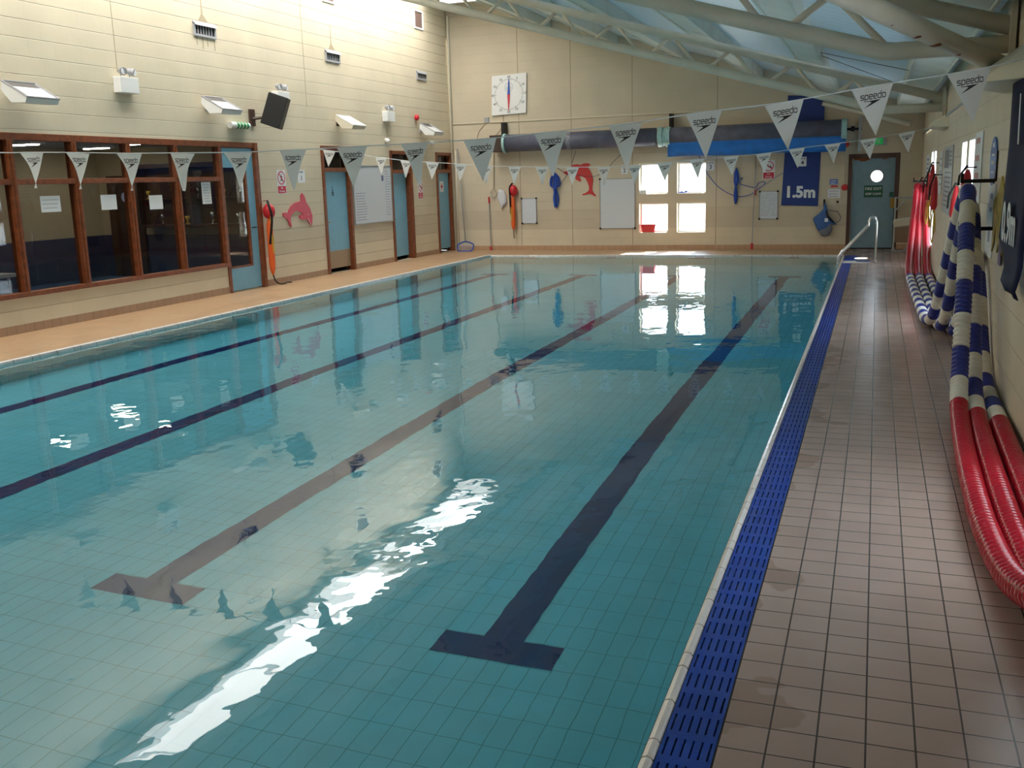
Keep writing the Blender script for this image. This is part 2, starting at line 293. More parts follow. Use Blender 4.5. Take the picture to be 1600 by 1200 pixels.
# ------------------------------------------------------------------ mesh helpers
ORI = {}
class MB:
    def __init__(s): s.v = []; s.f = []; s.mi = []; s.cur = 0
    def use(s, i): s.cur = i; return s
    def face(s, idx): s.f.append(tuple(idx)); s.mi.append(s.cur)
    def box(s, x0, x1, y0, y1, z0, z1):
        b = len(s.v)
        for z in (z0, z1):
            for x, y in ((x0, y0), (x1, y0), (x1, y1), (x0, y1)): s.v.append((x, y, z))
        for q in ((3, 2, 1, 0), (4, 5, 6, 7), (0, 1, 5, 4), (1, 2, 6, 5), (2, 3, 7, 6), (3, 0, 4, 7)): s.face([b+i for i in q])
        return s
    def hexa(s, pts):   # 8 points, bottom 4 then top 4
        b = len(s.v); s.v += [tuple(p) for p in pts]
        for q in ((3, 2, 1, 0), (4, 5, 6, 7), (0, 1, 5, 4), (1, 2, 6, 5), (2, 3, 7, 6), (3, 0, 4, 7)): s.face([b+i for i in q])
        return s
    def quad(s, *p):
        b = len(s.v); s.v += [tuple(q) for q in p]; s.face(range(b, b+len(p))); return s
    def tube(s, pts, r, n=10, closed=False, caps=True, rad=None):
        P = [Vector(p) for p in pts]; k = len(P); b0 = len(s.v)
        T = []
        for i in range(k):
            if closed: t = P[(i+1) % k]-P[i-1]
            else: t = P[min(i+1, k-1)]-P[max(i-1, 0)]
            T.append(t.normalized() if t.length > 1e-9 else Vector((0, 0, 1)))
        ref = Vector((0, 0, 1)) if abs(T[0].z) < .9 else Vector((1, 0, 0))
        u = T[0].cross(ref).normalized()
        for i in range(k):
            u = (u - T[i]*u.dot(T[i]))
            u = u.normalized() if u.length > 1e-6 else T[i].orthogonal().normalized()
            w = T[i].cross(u); rr = rad[i] if rad else r
            for j in range(n):
                a = 2*PI*j/n; q = P[i]+(u*math.cos(a)+w*math.sin(a))*rr; s.v.append(tuple(q))
        for i in range(k if closed else k-1):
            for j in range(n):
                a = b0+i*n+j; b = b0+i*n+(j+1) % n; i2 = (i+1) % k; c = b0+i2*n+(j+1) % n; d = b0+i2*n+j
                s.face((a, b, c, d))
        if caps and not closed:
            s.face([b0+j for j in range(n)][::-1]); s.face([b0+(k-1)*n+j for j in range(n)])
        return s
    def cyl(s, a, b, r, n=16, r2=None): return s.tube([a, b], r, n, rad=[r, r2 if r2 is not None else r])
    def prism(s, pts, d):   # planar polygon (3D points) swept by vector d
        b = len(s.v); k = len(pts); d = Vector(d)
        s.v += [tuple(p) for p in pts]; s.v += [tuple(Vector(p)+d) for p in pts]
        s.face(range(b, b+k)); s.face(reversed(range(b+k, b+2*k)))
        for i in range(k): j = (i+1) % k; s.face((b+i, b+k+i, b+k+j, b+j))
        return s
    def ring(s, c, ax1, ax2, r0, r1, depth, n=32):   # flat annulus with thickness
        c = Vector(c); ax1 = Vector(ax1); ax2 = Vector(ax2); nn = Vector(depth); b = len(s.v)
        for off in (Vector((0, 0, 0)), nn):
            for rr in (r0, r1):
                for j in range(n):
                    a = 2*PI*j/n; s.v.append(tuple(c+off+(ax1*math.cos(a)+ax2*math.sin(a))*rr))
        for j in range(n):
            k = (j+1) % n
            s.face((b+j, b+k, b+n+k, b+n+j)); s.face((b+2*n+j, b+3*n+j, b+3*n+k, b+2*n+k))
            s.face((b+n+j, b+n+k, b+3*n+k, b+3*n+j)); s.face((b+k, b+j, b+2*n+j, b+2*n+k))
        return s
    def sphere(s, c, r, n=14, m=8, sc=(1, 1, 1)):
        b = len(s.v)
        for i in range(m+1):
            th = PI*i/m
            for j in range(n):
                a = 2*PI*j/n; s.v.append((c[0]+sc[0]*r*math.sin(th)*math.cos(a), c[1]+sc[1]*r*math.sin(th)*math.sin(a), c[2]+sc[2]*r*math.cos(th)))
        for i in range(m):
            for j in range(n): s.face((b+i*n+j, b+(i+1)*n+j, b+(i+1)*n+(j+1) % n, b+i*n+(j+1) % n))
        return s
    def build(s, name, mats, parent=None, smooth=False, bevel=0, label=None):
        if not isinstance(mats, (list, tuple)): mats = [mats]
        org = Vector((0, 0, 0)); p = parent
        while p is not None: org += Vector(p.location); p = p.parent
        me = bpy.data.meshes.new(name); me.from_pydata([tuple(Vector(v)-org) for v in s.v], [], s.f)
        for m in mats: me.materials.append(m)
        me.polygons.foreach_set('material_index', s.mi)
        if smooth: me.polygons.foreach_set('use_smooth', [True]*len(me.polygons))
        me.validate(); me.update()
        o = bpy.data.objects.new(name, me); COL.objects.link(o)
        if parent is not None: o.parent = parent
        if bevel:
            md = o.modifiers.new('bevel', 'BEVEL'); md.width = bevel; md.segments = 2; md.limit_method = 'ANGLE'
        if label: o['label'] = label
        return o
def empty(name, loc, label, cat, group=None):
    o = bpy.data.objects.new(name, None); COL.objects.link(o); o.location = loc; o.empty_display_size = .1
    o['label'] = label; o['category'] = cat
    if group: o['group'] = group
    return o
def tag(o, label, cat, group=None, kind=None):
    o['label'] = label; o['category'] = cat
    if group: o['group'] = group
    if kind: o['kind'] = kind
    return o
def struct(o, label=None):
    o['kind'] = 'structure'
    if label: o['label'] = label
    return o
def catmull(pts, sub=8):
    P = [Vector(p) for p in pts]; P = [2*P[0]-P[1]]+P+[2*P[-1]-P[-2]]; out = []
    for i in range(1, len(P)-2):
        for k in range(sub):
            t = k/sub; a, b, c, d = P[i-1:i+3]
            out.append(.5*((2*b)+(c-a)*t+(2*a-5*b+4*c-d)*t*t+(3*b-a-3*c+d)*t**3))
    out.append(P[-2]); return out
def text(name, s, size, origin, ux, uy, m, parent, align='CENTER', depth=.001, bold=0):
    """flat lettering: ux reading direction, uy up direction"""
    cu = bpy.data.curves.new('t', 'FONT'); cu.body = s; cu.size = size; cu.align_x = align; cu.align_y = 'CENTER'; cu.extrude = depth; cu.offset = bold
    cu.resolution_u = 3
    o = bpy.data.objects.new('t', cu); COL.objects.link(o)
    bpy.context.view_layer.update()
    me = bpy.data.meshes.new_from_object(o.evaluated_get(bpy.context.evaluated_depsgraph_get()))
    bpy.data.objects.remove(o); bpy.data.curves.remove(cu)
    ux = Vector(ux).normalized(); uy = Vector(uy).normalized(); nz = ux.cross(uy); org = Vector((0, 0, 0)); p = parent
    while p is not None: org += Vector(p.location); p = p.parent
    for v in me.vertices: c = v.co.copy(); v.co = Vector(origin)+ux*c.x+uy*c.y+nz*c.z-org
    me.materials.clear(); me.materials.append(m); me.name = name
    o = bpy.data.objects.new(name, me); COL.objects.link(o)
    if parent is not None: o.parent = parent
    return o
NX, PX, NY, PZ = (-1, 0, 0), (1, 0, 0), (0, -1, 0), (0, 0, 1)
# reading directions: left wall faces +X -> text runs +Y ; far wall faces -Y -> text runs +X ; right wall faces -X -> runs -Y

def wall_grid(u0, u1, v0, v1, holes):
    """rectangle minus holes as list of rectangles"""
    us = sorted({u0, u1, *[h[0] for h in holes], *[h[1] for h in holes]}); vs = sorted({v0, v1, *[h[2] for h in holes], *[h[3] for h in holes]})
    us = [u for u in us if u0 <= u <= u1]; vs = [v for v in vs if v0 <= v <= v1]; out = []
    for i in range(len(us)-1):
        run = None
        for j in range(len(vs)-1):
            cu, cv = (us[i]+us[i+1])/2, (vs[j]+vs[j+1])/2
            solid = not any(h[0] < cu < h[1] and h[2] < cv < h[3] for h in holes)
            if solid: run = [vs[j], vs[j+1]] if run is None else [run[0], vs[j+1]]
            if (not solid or j == len(vs)-2) and run: out.append((us[i], us[i+1], *run)); run = None
    return out

XL, XR, YN, YF = -10.2, .92, -2.2, 23.75       # inner faces of the hall
PX0, PX1, PY0, PY1 = -8.52, -.61, 1.94, 21.94  # pool water edges
WATER = -.012

# ------------------------------------------------------------------ floor, pool basin
b = MB()
b.box(-.392, XR+.02, YN, 20.15, -.12, 0); b.box(-.05, XR+.02, 20.15, YF, -.12, 0)
b.box(-.62, -.05, 22.0, YF, -.12, 0); b.box(-.30, -.05, 20.7, 22.0, -.12, 0)
b.box(-.62, -.392, YN, PY0-.1, -.12, 0)
struct(b.build('floor', M_FLOOR), 'beige tiled poolside floor between the pool and the right wall')
b = MB(); b.box(XL-.02, PX0-.06, YN, YF, -.12, 0); b.box(PX0-.06, -.62, YN, PY0-.1, -.12, 0); b.box(PX0-.06, -.62, PY1+.06, YF, -.12, 0)
struct(b.build('floor', M_FLOORL), 'poolside tile floor with warm light in its colour, along the left and far walls')
# basin floor: shallow near end, falling to the deep end
prof = [(1.94, -.88), (4.5, -.90), (9, -1.05), (13, -1.38), (17, -1.70), (19.5, -1.86), (21.94, -1.92)]
def depth(y):
    for (a, za), (c, zc) in zip(prof, prof[1:]):
        if y <= c: return za+(zc-za)*(y-a)/(c-a)
    return prof[-1][1]
b = MB()
for (a, za), (c, zc) in zip(prof, prof[1:]): b.quad((PX0, a, za), (PX1, a, za), (PX1, c, zc), (PX0, c, zc))
b.use(1)
for x, s in ((PX0, 1), (PX1, -1)):
    for (a, za), (c, zc) in zip(prof, prof[1:]):
        q = [(x, a, za), (x, c, zc), (x, c, -.06), (x, a, -.06)]
        b.quad(*(q if s > 0 else q[::-1]))
        b.hexa([(x, a, za-.1), (x-.1*s, a, za-.1), (x-.1*s, c, zc-.1), (x, c, zc-.1), (x-.0001*s, a, -.06), (x-.1*s, a, -.06), (x-.1*s, c, -.06), (x-.0001*s, c, -.06)])
b.use(2)
for y, z, s in ((PY0, -.88, 1), (PY1, -1.92, -1)):
    q = [(PX0, y, z), (PX0, y, -.06), (PX1, y, -.06), (PX1, y, z)]
    b.quad(*q); b.box(PX0-.1, PX1+.1, min(y, y-.1*s)-.0 if s > 0 else y+.0001, y-.0001 if s > 0 else y+.1, z-.1, -.06)
basin = struct(b.build('pool_basin', [M_POOL, M_POOLW, M_POOLE]), 'pale turquoise tiled pool basin')
LANES = [PX0+(PX1-PX0)*(k+.5)/4 for k in range(4)]
for k, x in enumerate(LANES):
    x = round((x-.0125)/.1)*.1+.0125 if k else x
    b = MB(); ys = [4.1]+[p[0] for p in prof if 4.1 < p[0] < 19.5]+[19.5]
    for a, c in zip(ys, ys[1:]):
        b.quad((x-.1, a, depth(a)+.004), (x+.1, a, depth(a)+.004), (x+.1, c, depth(c)+.004), (x-.1, c, depth(c)+.004))
    b.quad((x-.3, 3.9, depth(3.9)+.004), (x+.3, 3.9, depth(3.9)+.004), (x+.3, 4.1, depth(4.1)+.004), (x-.3, 4.1, depth(4.1)+.004))
    b.quad((x-.3, 19.5, depth(19.5)+.004), (x+.3, 19.5, depth(19.5)+.004), (x+.3, 19.7, depth(19.7)+.004), (x-.3, 19.7, depth(19.7)+.004))
    b.box(x-.1, x+.1, PY1-.006, PY1-.002, -.5, -.15); b.box(x-.25, x+.25, PY1-.006, PY1-.002, -.62, -.5)
    b.build('lane_line', M_LINE, basin, label='dark blue lane line with a crossbar at each end')
# water
b = MB(); nx, ny = 8, 20
b.quad((PX0-.004, PY0-.004, WATER), (PX1+.004, PY0-.004, WATER), (PX1+.004, PY1+.004, WATER), (PX0-.004, PY1+.004, WATER))
w = b.build('pool_water', M_WATER); tag(w, 'clear calm turquoise pool water filling the tiled basin', 'water', kind='stuff')

# coping: rounded white units
def coping_run(axis, a0, a1, inner, outer, z0=-.06, top=.008):
    b = MB(); t = a0; k = 0; r = abs(outer-inner); s = 1 if outer > inner else -1
    secs = [(0, z0), (0, top-.02), (.18, top-.006), (.5, top), (.8, top-.004), (1, top-.014), (1, z0)]
    while t < a1-.02:
        L = (.25, .105, .25)[k % 3]; k += 1; e_ = min(t+L, a1); g = .004
        bb = len(b.v)
        for tt in (t+g, e_-g):
            for q, z in secs:
                o = inner+s*r*q; b.v.append((o, tt, z) if axis == 'Y' else (tt, o, z))
        n_ = len(secs)
        for i in range(n_): j = (i+1) % n_; b.face((bb+i, bb+j, bb+n_+j, bb+n_+i))
        b.face(range(bb, bb+n_)); b.face(reversed(range(bb+n_, bb+2*n_)))
        t = e_
    b.use(1)
    lo, hi = sorted((inner+s*.003, outer-s*.002))
    if axis == 'Y': b.box(lo, hi, a0, a1, z0, top-.012)
    else: b.box(a0, a1, lo, hi, z0, top-.012)
    return b
struct(coping_run('Y', 1.84, 21.99, PX1, PX1+.045).build('trim_1', [M_COPE, M_GAP], smooth=False), 'rounded white coping along the right pool edge')
struct(coping_run('Y', 1.84, 21.99, PX0, PX0-.075, top=.03).build('trim_2', [M_COPE, M_GAP]), 'white coping along the left pool edge')
struct(coping_run('X', PX0, PX1, PY1, PY1+.06, top=.012).build('trim_3', [M_COPE, M_GAP]), 'white coping along the far pool edge')
struct(coping_run('X', PX0, PX1, PY0, PY0-.1, top=.012).build('trim_4', [M_COPE, M_GAP]), 'white coping along the near pool edge')
b = MB(); b.box(PX0-.115, PX0-.075, 1.84, 21.99, -.06, .012); struct(b.build('trim_5', M_GRATE), 'thin blue strip beside the left coping')

# gratings
def grating(x0, x1, y0, y1, label, mod=.1447):
    root = empty('overflow_grating', ((x0+x1)/2, (y0+y1)/2, 0), label, 'grating')
    n = max(2, round((x1-x0)/.0254)); sp_ = (x1-x0)/n; sl = .0062; b = MB()
    xs = [x0]
    for i in range(n): xm_ = x0+(i+.5)*sp_; xs += [xm_-sl/2, xm_+sl/2]
    xs.append(x1); ys = [y0]; t = y0+.022
    while t+.102 < y1: ys += [t, t+.102]; t += mod
    ys.append(y1); nx_ = len(xs); ny_ = len(ys); zt, zb = .001, -.03
    for z in (zt, zb):
        for y in ys:
            for x in xs: b.v.append((x, y, z))
    off = nx_*ny_; slot = lambda a, c: a % 2 == 1 and c % 2 == 1 and a < nx_-1 and c < ny_-1
    for c in range(ny_-1):
        for a in range(nx_-1):
            k = c*nx_+a
            if slot(a, c):
                for p, q in ((k, k+1), (k+1, k+nx_+1), (k+nx_+1, k+nx_), (k+nx_, k)): b.face((p, off+p, off+q, q))
            else: b.face((k, k+1, k+nx_+1, k+nx_))
    for c in range(ny_-1):
        for k in (c*nx_, c*nx_+nx_-1): b.face((k, k+nx_, off+k+nx_, off+k))
    for a in range(nx_-1):
        for k in (a, (ny_-1)*nx_+a): b.face((k, k+1, off+k+1, off+k))
    b.build('slotted_panel', M_GRATE, root)
    b = MB(); b.box(x0-.002, x1+.002, y0, y1, -.12, -.10); b.box(x1, x1+.004, y0, y1, -.12, -.001); b.box(x0-.004, x0, y0, y1, -.12, -.004); b.build('channel', M_DARK, root)
    return root
grating(PX1+.045+.004, -.3965, 1.84, 20.12, 'long blue slotted overflow grating running beside the right pool edge')
grating(-.30, -.06, 20.30, 20.66, 'small blue grating in front of the pool steps at the handrail foot')
grating(-.555, -.31, 21.0, 21.95, 'short blue grating behind the pool handrails by the far corner')
b = MB(); b.box(-.56, -.05, 20.15, 20.28, -.08, .006); b.box(-.56, -.3, 20.7, 20.98, -.3, -.02); b.box(-.56, -.31, 20.28, 20.7, -.3, -.14); b.box(-.31, -.05, 20.28, 20.7, -.12, -.04)
struct(b.build('trim_6', M_COPE, bevel=.004), 'white tiled edge of the recessed pool steps')

# ------------------------------------------------------------------ walls
holesL = [(6.0, 14.1, .5, 2.5), (14.1, 15.14, 0, 2.5), (17.35, 18.4, 0, 2.5), (20.3, 21.33, 0, 2.45), (22.78, 23.66, 0, 2.45)]
b = MB()
for u0, u1, v0, v1 in wall_grid(YN, YF+.2, -.12, 6.3, holesL): b.box(XL-.2, XL, u0, u1, v0, v1)
struct(b.build('wall_left', M_WL), 'tall cream painted block wall on the left with glazed screen and doors')
winsF = [(-5.35, -4.66, 1.32, 2.03), (-4.44, -3.76, 1.32, 2.03), (-5.35, -4.66, .41, 1.10), (-4.44, -3.76, .41, 1.10)]
b = MB()
for u0, u1, v0, v1 in wall_grid(XL-.2, XR+.25, -.12, 6.6, winsF+[(-.52, .40, 0, 2.0)]): b.box(u0, u1, YF, YF+.28, v0, v1)
struct(b.build('wall_far', M_WF), 'cream painted block wall across the far end of the pool')
winsR = []
for y in (18.4, 11.3, 4.2):
    for a in (y, y+.97):
        for z0, z1 in ((1.32, 2.04), (.42, 1.10)): winsR.append((a, a+.74, z0, z1))
b = MB()
for u0, u1, v0, v1 in wall_grid(YN, YF+.2, -.12, 3.06, winsR): b.box(XR, XR+.28, u0, u1, v0, v1)
struct(b.build('wall_right', M_WR), 'low cream painted block wall on the right behind the lane ropes')
b = MB(); b.box(XL-.2, XR+.25, YN-.2, YN, -.12, 6.4); struct(b.build('wall_near', M_WF), 'cream painted wall behind the viewpoint')
# vertical movement joints and skirtings
b = MB()
for x in (-8.36, -7.02, -5.51, -3.52): b.box(x-.008, x+.008, YF-.002, YF+.01, .12, roof_z(x)-.05)
b.box(-5.51, 0, YF-.0015, YF+.01, 2.28, 2.287)
struct(b.build('trim_7', mat('joint_brown', (.36, .27, .17, 1), .7)), 'brown vertical movement joints in the far wall')
b = MB(); b.box(XL-.01, -.52, YF-.012, YF+.01, 0, .11); b.box(.42, XR, YF-.012, YF+.01, 0, .11); struct(b.build('baseboard_far', M_SKIRT_F), 'tan tile skirting along the far wall')
b = MB()
for a, c in ((YN, 14.1), (15.14, 17.3), (18.45, 20.27), (21.38, 22.75)): b.box(XL-.01, XL+.012, a, c, 0, .11)
struct(b.build('baseboard_left', M_SKIRT_L), 'tan tile skirting along the left wall')

# ------------------------------------------------------------------ roof
b = MB()
def roof_piece(x0, x1, y0, y1, t=.12):
    b.hexa([(x0, y0, roof_z(x0)), (x1, y0, roof_z(x1)), (x1, y1, roof_z(x1)), (x0, y1, roof_z(x0)),
            (x0, y0, roof_z(x0)+t), (x1, y0, roof_z(x1)+t), (x1, y1, roof_z(x1)+t), (x0, y1, roof_z(x0)+t)])
roof_piece(SKY1, XR+.28, YN-.2, YF+.28); roof_piece(XL-.2, SKY0, YN-.2, YF+.28); roof_piece(SKY0, SKY1, YN-.2, SKYY0); roof_piece(SKY0, SKY1, SKYY1, YF+.28)
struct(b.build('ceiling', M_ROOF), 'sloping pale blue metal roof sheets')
# rooflight box: upstands, diffusing top, glazing bars
win = struct(MB().use(0).box(SKY0, SKY0+.02, SKYY0, SKYY1, roof_z(SKY0)-.0, roof_z(SKY0)+.25).box(SKY1-.02, SKY1, SKYY0, SKYY1, roof_z(SKY1), roof_z(SKY1)+.24).box(SKY0, SKY1, SKYY1, SKYY1+.03, roof_z(SKY1)-.0, roof_z(SKY0)+.26).box(SKY0, SKY1, SKYY0-.03, SKYY0, roof_z(SKY1), roof_z(SKY0)+.26).build('window_1', M_FRAMEW), 'long white rooflight strip above the left wall')
b = MB(); e0, e1 = SKY0-.03, SKY1+.03; b.hexa([(e0, SKYY0-.04, roof_z(e0)+.20), (e1, SKYY0-.04, roof_z(e1)+.20), (e1, SKYY1+.04, roof_z(e1)+.20), (e0, SKYY1+.04, roof_z(e0)+.20),
      (e0, SKYY0-.04, roof_z(e0)+.24), (e1, SKYY0-.04, roof_z(e1)+.24), (e1, SKYY1+.04, roof_z(e1)+.24), (e0, SKYY1+.04, roof_z(e0)+.24)])
b.build('pane', M_WHITE, win)
b = MB(); t = SKYY0
while t < SKYY1: b.hexa([(SKY0, t, roof_z(SKY0)+.02), (SKY1, t, roof_z(SKY1)+.02), (SKY1, t+.012, roof_z(SKY1)+.02), (SKY0, t+.012, roof_z(SKY0)+.02), (SKY0, t, roof_z(SKY0)+.09), (SKY1, t, roof_z(SKY1)+.09), (SKY1, t+.012, roof_z(SKY1)+.05), (SKY0, t+.012, roof_z(SKY0)+.05)]); t += 2.4
b.build('window_frame', M_FRAMEW, win)

# purlins
PURL = [(.55, 'nearest the right wall'), (-1.06, 'second from the right wall'), (-2.72, 'third from the right wall'), (-4.38, 'fourth from the right wall'), (-6.04, 'fifth from the right wall'), (-7.7, 'highest, beside the rooflight')]
for x, where in PURL:
    b = MB(); w_, d_ = .2, .19; x0, x1 = x-w_, x+w_
    b.hexa([(x0, YN, roof_z(x0)-d_), (x1, YN, roof_z(x1)-d_), (x1, YF, roof_z(x1)-d_), (x0, YF, roof_z(x0)-d_),
            (x0, YN, roof_z(x0)), (x1, YN, roof_z(x1)), (x1, YF, roof_z(x1)), (x0, YF, roof_z(x0))])
    for s in (-1, 1):
        xx = x+s*w_; b.hexa([(xx-.012, YN, roof_z(xx)-d_-.02), (xx+.012, YN, roof_z(xx)-d_-.02), (xx+.012, YF, roof_z(xx)-d_-.02), (xx-.012, YF, roof_z(xx)-d_-.02),
            (xx-.012, YN, roof_z(xx)), (xx+.012, YN, roof_z(xx)), (xx+.012, YF, roof_z(xx)), (xx-.012, YF, roof_z(xx))])
    tag(b.build('roof_beam', M_PURLIN), 'pale green boxed roof beam running the pool length, '+where, 'roof beam')

def truss(y, label):
    root = empty('roof_truss', (0, y, 2.6), label, 'roof truss')
    lo = lambda x: 2.63-.289*x; hi = lambda x: 3.0-.29*x
    R = .066
    pts = [(XL, y, lo(XL))]+[(x, y, lo(x)) for x in (-8, -6, -4, -2, -.3, -.12)]+[(-.02, y, 2.632), (.08, y, 2.62), (.5, y, 2.62), (.88, y, 2.62)]
    MB().tube(pts, R, 18).build('bottom_chord', M_STEEL, root, smooth=True)
    MB().tube([(XL, y, hi(XL)), (.88, y, hi(.88))], R, 18).build('top_chord', M_STEEL, root, smooth=True)
    step = .935; x = -.02-.79; i = 0
    while x > XL+.4:
        for s in (-1, 1):
            xt = x+s*step*.44
            MB().tube([(x+s*.13, y, lo(x+s*.13)+.04), (xt, y, hi(xt)-.05)], .028, 10).build('web_tube', M_STEEL, root, smooth=True)
        x -= step
    MB().tube([(.02, y, 2.66), (-.36, y, hi(-.36)-.05)], .028, 10).build('web_tube', M_STEEL, root, smooth=True)
    MB().box(.86, .90, y-.11, y+.11, 2.36, 2.90).build('end_plate', M_STEEL, root)
    return root
truss(16.4, 'cream tubular roof truss further away, spanning above the far flags')
t2 = truss(8.4, 'cream tubular roof truss nearest the camera, at the upper right')
# wall pad and raking brace
br_ = empty('roof_brace', (.8, 8.3, 2.47), 'thick cream steel brace with rust patches rising from the right wall head', 'roof brace')
MB().tube([(.86, 8.42, 2.455), (-.18, 6.6, 2.75), (-1.5, 4.3, 3.11)], .068, 18).build('tube', M_STEEL, br_, smooth=True)
b = MB(); random.seed(3)
for t, r_ in ((.12, .03), (.35, .022), (.42, .018), (.5, .03), (.55, .016), (.62, .025), (.78, .02)):
    p = Vector((.86, 8.42, 2.455)).lerp(Vector((-.18, 6.6, 2.75)), t); MB().sphere((p.x-.012, p.y-.03, p.z-.052), r_, 8, 5, (1.4, 1.6, .5)).build('rust_patch', M_RUST, br_)
b = MB(); b.hexa([(.66, 8.0, 2.33), (.92, 7.4, 2.30), (.92, 8.9, 2.30), (.66, 8.7, 2.33), (.72, 8.05, 2.44), (.92, 7.4, 2.56), (.92, 8.9, 2.56), (.72, 8.7, 2.44)])
tag(b.build('wall_corbel', M_CREAMP, bevel=.01), 'cream concrete pad at the right wall head carrying the near truss', 'corbel')
b = MB(); b.hexa([(.70, 15.9, 2.33), (.92, 15.6, 2.30), (.92, 17.0, 2.30), (.70, 16.9, 2.33), (.72, 15.9, 2.40), (.92, 15.6, 2.50), (.92, 17.0, 2.50), (.72, 16.9, 2.40)])
tag(b.build('wall_corbel', M_CREAMP, bevel=.01), 'cream concrete pad at the right wall head carrying the far truss', 'corbel')
b = MB(); b.tube([(.62, 23.2, 2.66), (.0, 23.55, 2.86), (-1.2, 23.55, 3.2)], .05, 12)
tag(b.build('edge_tube', M_STEEL, smooth=True), 'short cream steel tube tucked under the roof in the far right corner', 'steel tube')
b = MB(); b.tube([(.89, YN, 2.45), (.89, 23.6, 2.47)], .022, 10)
tag(b.build('trunking_pipe', M_GREYC, smooth=True), 'long grey conduit pipe running high along the right wall', 'pipe')
for nm, pts in (('upper', [(-.98, 15.7, 3.47), (-.9, 15.65, 3.44), (.45, 14.8, 3.0)]), ('lower', [(-.98, 15.72, 3.46), (-.9, 15.75, 3.42), (.14, 16.33, 3.02)])):
    b = MB(); b.tube(pts, .004, 6); tag(b.build('roof_wire', M_BLACK), 'thin dark wire slung between the trusses, the '+nm+' of two', 'wire')

# ------------------------------------------------------------------ exterior windows
def ext_window(idx, axis, pos, rects, label, out):
    root = None; b = MB()
    fr = .035 if axis == 'X' else .02
    for (u0, u1, v0, v1) in rects:
        for (a0, a1, c0, c1) in ((u0, u0+fr, v0, v1), (u1-fr, u1, v0, v1), (u0+fr, u1-fr, v0, v0+fr), (u0+fr, u1-fr, v1-fr, v1)):
            if axis == 'X': b.box(a0, a1, pos+.17, pos+.22, c0, c1)
            else: b.box(pos+.004, pos+.05, a0, a1, c0, c1)
    root = struct(b.build('window_%d' % idx, M_FRAMEW), label)
    for (u0, u1, v0, v1) in rects:
        g = MB()
        if axis == 'X': g.box(u0+fr, u1-fr, pos+.19, pos+.196, v0+fr, v1-fr)
        else: g.quad((pos+.012, u0+fr, v0+fr), (pos+.012, u1-fr, v0+fr), (pos+.012, u1-fr, v1-fr), (pos+.012, u0+fr, v1-fr))
        g.build('pane', M_GLASS if axis == 'X' else M_FROST, root)
    return root
ext_window(2, 'X', YF, winsF, 'bright group of four square windows in the far wall', 1)
for i, y in enumerate((18.4, 11.3, 4.2)):
    ext_window(3+i, 'Y', XR, winsR[i*4:i*4+4], ('bright window group in the right wall near the far corner', 'bright window group in the right wall behind the rope hook', 'window group in the right wall nearest the viewpoint')[i], 1)

# ------------------------------------------------------------------ left glazed screen
b = MB(); X0, X1 = XL-.11, XL+.02
b.box(X0, X1, 6.0, 15.14, 2.41, 2.5)                      # head
b.box(X0-.01, X1+.015, 6.0, 14.12, .45, .51)              # sill
mull = [8.75, 9.80, 10.87, 11.92, 12.97, 14.08]
for y in mull: b.box(X0, X1, y-.045, y+.045, .5, 2.41)
b.box(X0+.02, X1-.01, 6.0, 14.08, 1.86, 1.93)
b.box(X0, X1+.02, 15.04, 15.14, 0, 2.5); b.box(X0, X1, 14.05, 14.13, 0, .5)
scr = struct(b.build('window_6', M_WOOD, bevel=.006), 'varnished wooden glazed screen in the left wall')
b2 = MB()
for y in mull[:-1]: b2.box(X1-.001, X1+.016, y-.012, y+.012, .52, 2.4)
b2.build('mullion_bead', M_WOOD, scr)
edges = [6.0]+mull
for a, c in zip(edges, edges[1:]):
    for z0, z1 in ((.51, 1.86), (1.93, 2.41)):
        MB().box(XL-.055, XL-.049, a+.045, c-.045, z0, z1).build('pane', M_GLASSD, scr)
# blue glazed door
d = struct(MB().box(XL-.07, XL-.025, 14.13, 15.04, .02, .42).box(XL-.07, XL-.025, 14.13, 15.04, 2.08, 2.40).box(XL-.07, XL-.025, 14.83, 15.04, .42, 2.08).box(XL-.07, XL-.025, 14.13, 14.17, .42, 2.08).build('door_1', M_DOOR), 'light blue glazed door at the end of the wooden screen')
MB().box(XL-.05, XL-.044, 14.17, 14.83, .42, 2.08).build('pane', M_GLASSD, d)
b = MB(); b.box(XL-.075, XL-.02, 14.78, 14.83, .42, 2.08); b.box(XL-.075, XL-.02, 14.17, 14.83, .40, .43); b.build('glazing_bead', M_WOOD, d)
b = MB(); b.tube([(XL-.025, 14.93, 1.06), (XL+.03, 14.93, 1.06), (XL+.03, 14.80, 1.06)], .01, 8); b.build('door_handle', M_BLACK, d)

# papers on the glass
def sheet_x(x, y0, y1, z0, z1, label, lines=4, face=1):
    root = tag(MB().box(x, x+.002, y0, y1, z0, z1).build('notice', M_PAPER), label, 'notice')
    b = MB()
    for i in range(lines):
        z = z1-(z1-z0)*(i+1)/(lines+1); b.box(x+.002, x+.0025, y0+.03, y1-.03-.02*(i % 3), z-.004, z+.004)
    if lines: b.build('lettering', mat('grey_print', (.35, .38, .42, 1), .7), root)
    return root
PXG = XL-.048
sheet_x(PXG, 10.24, 10.58, 1.50, 1.71, 'white paper notice on the glass, leftmost of three landscape sheets', 3)
sheet_x(PXG, 11.33, 11.64, 1.49, 1.70, 'white paper notice on the glass, middle of three landscape sheets', 0)
sheet_x(PXG, 12.33, 12.63, 1.46, 1.67, 'white paper notice on the glass, right of three landscape sheets', 0)
sheet_x(PXG, 13.60, 13.84, 1.50, 1.85, 'portrait price list notice on the screen glass beside the blue door', 7)

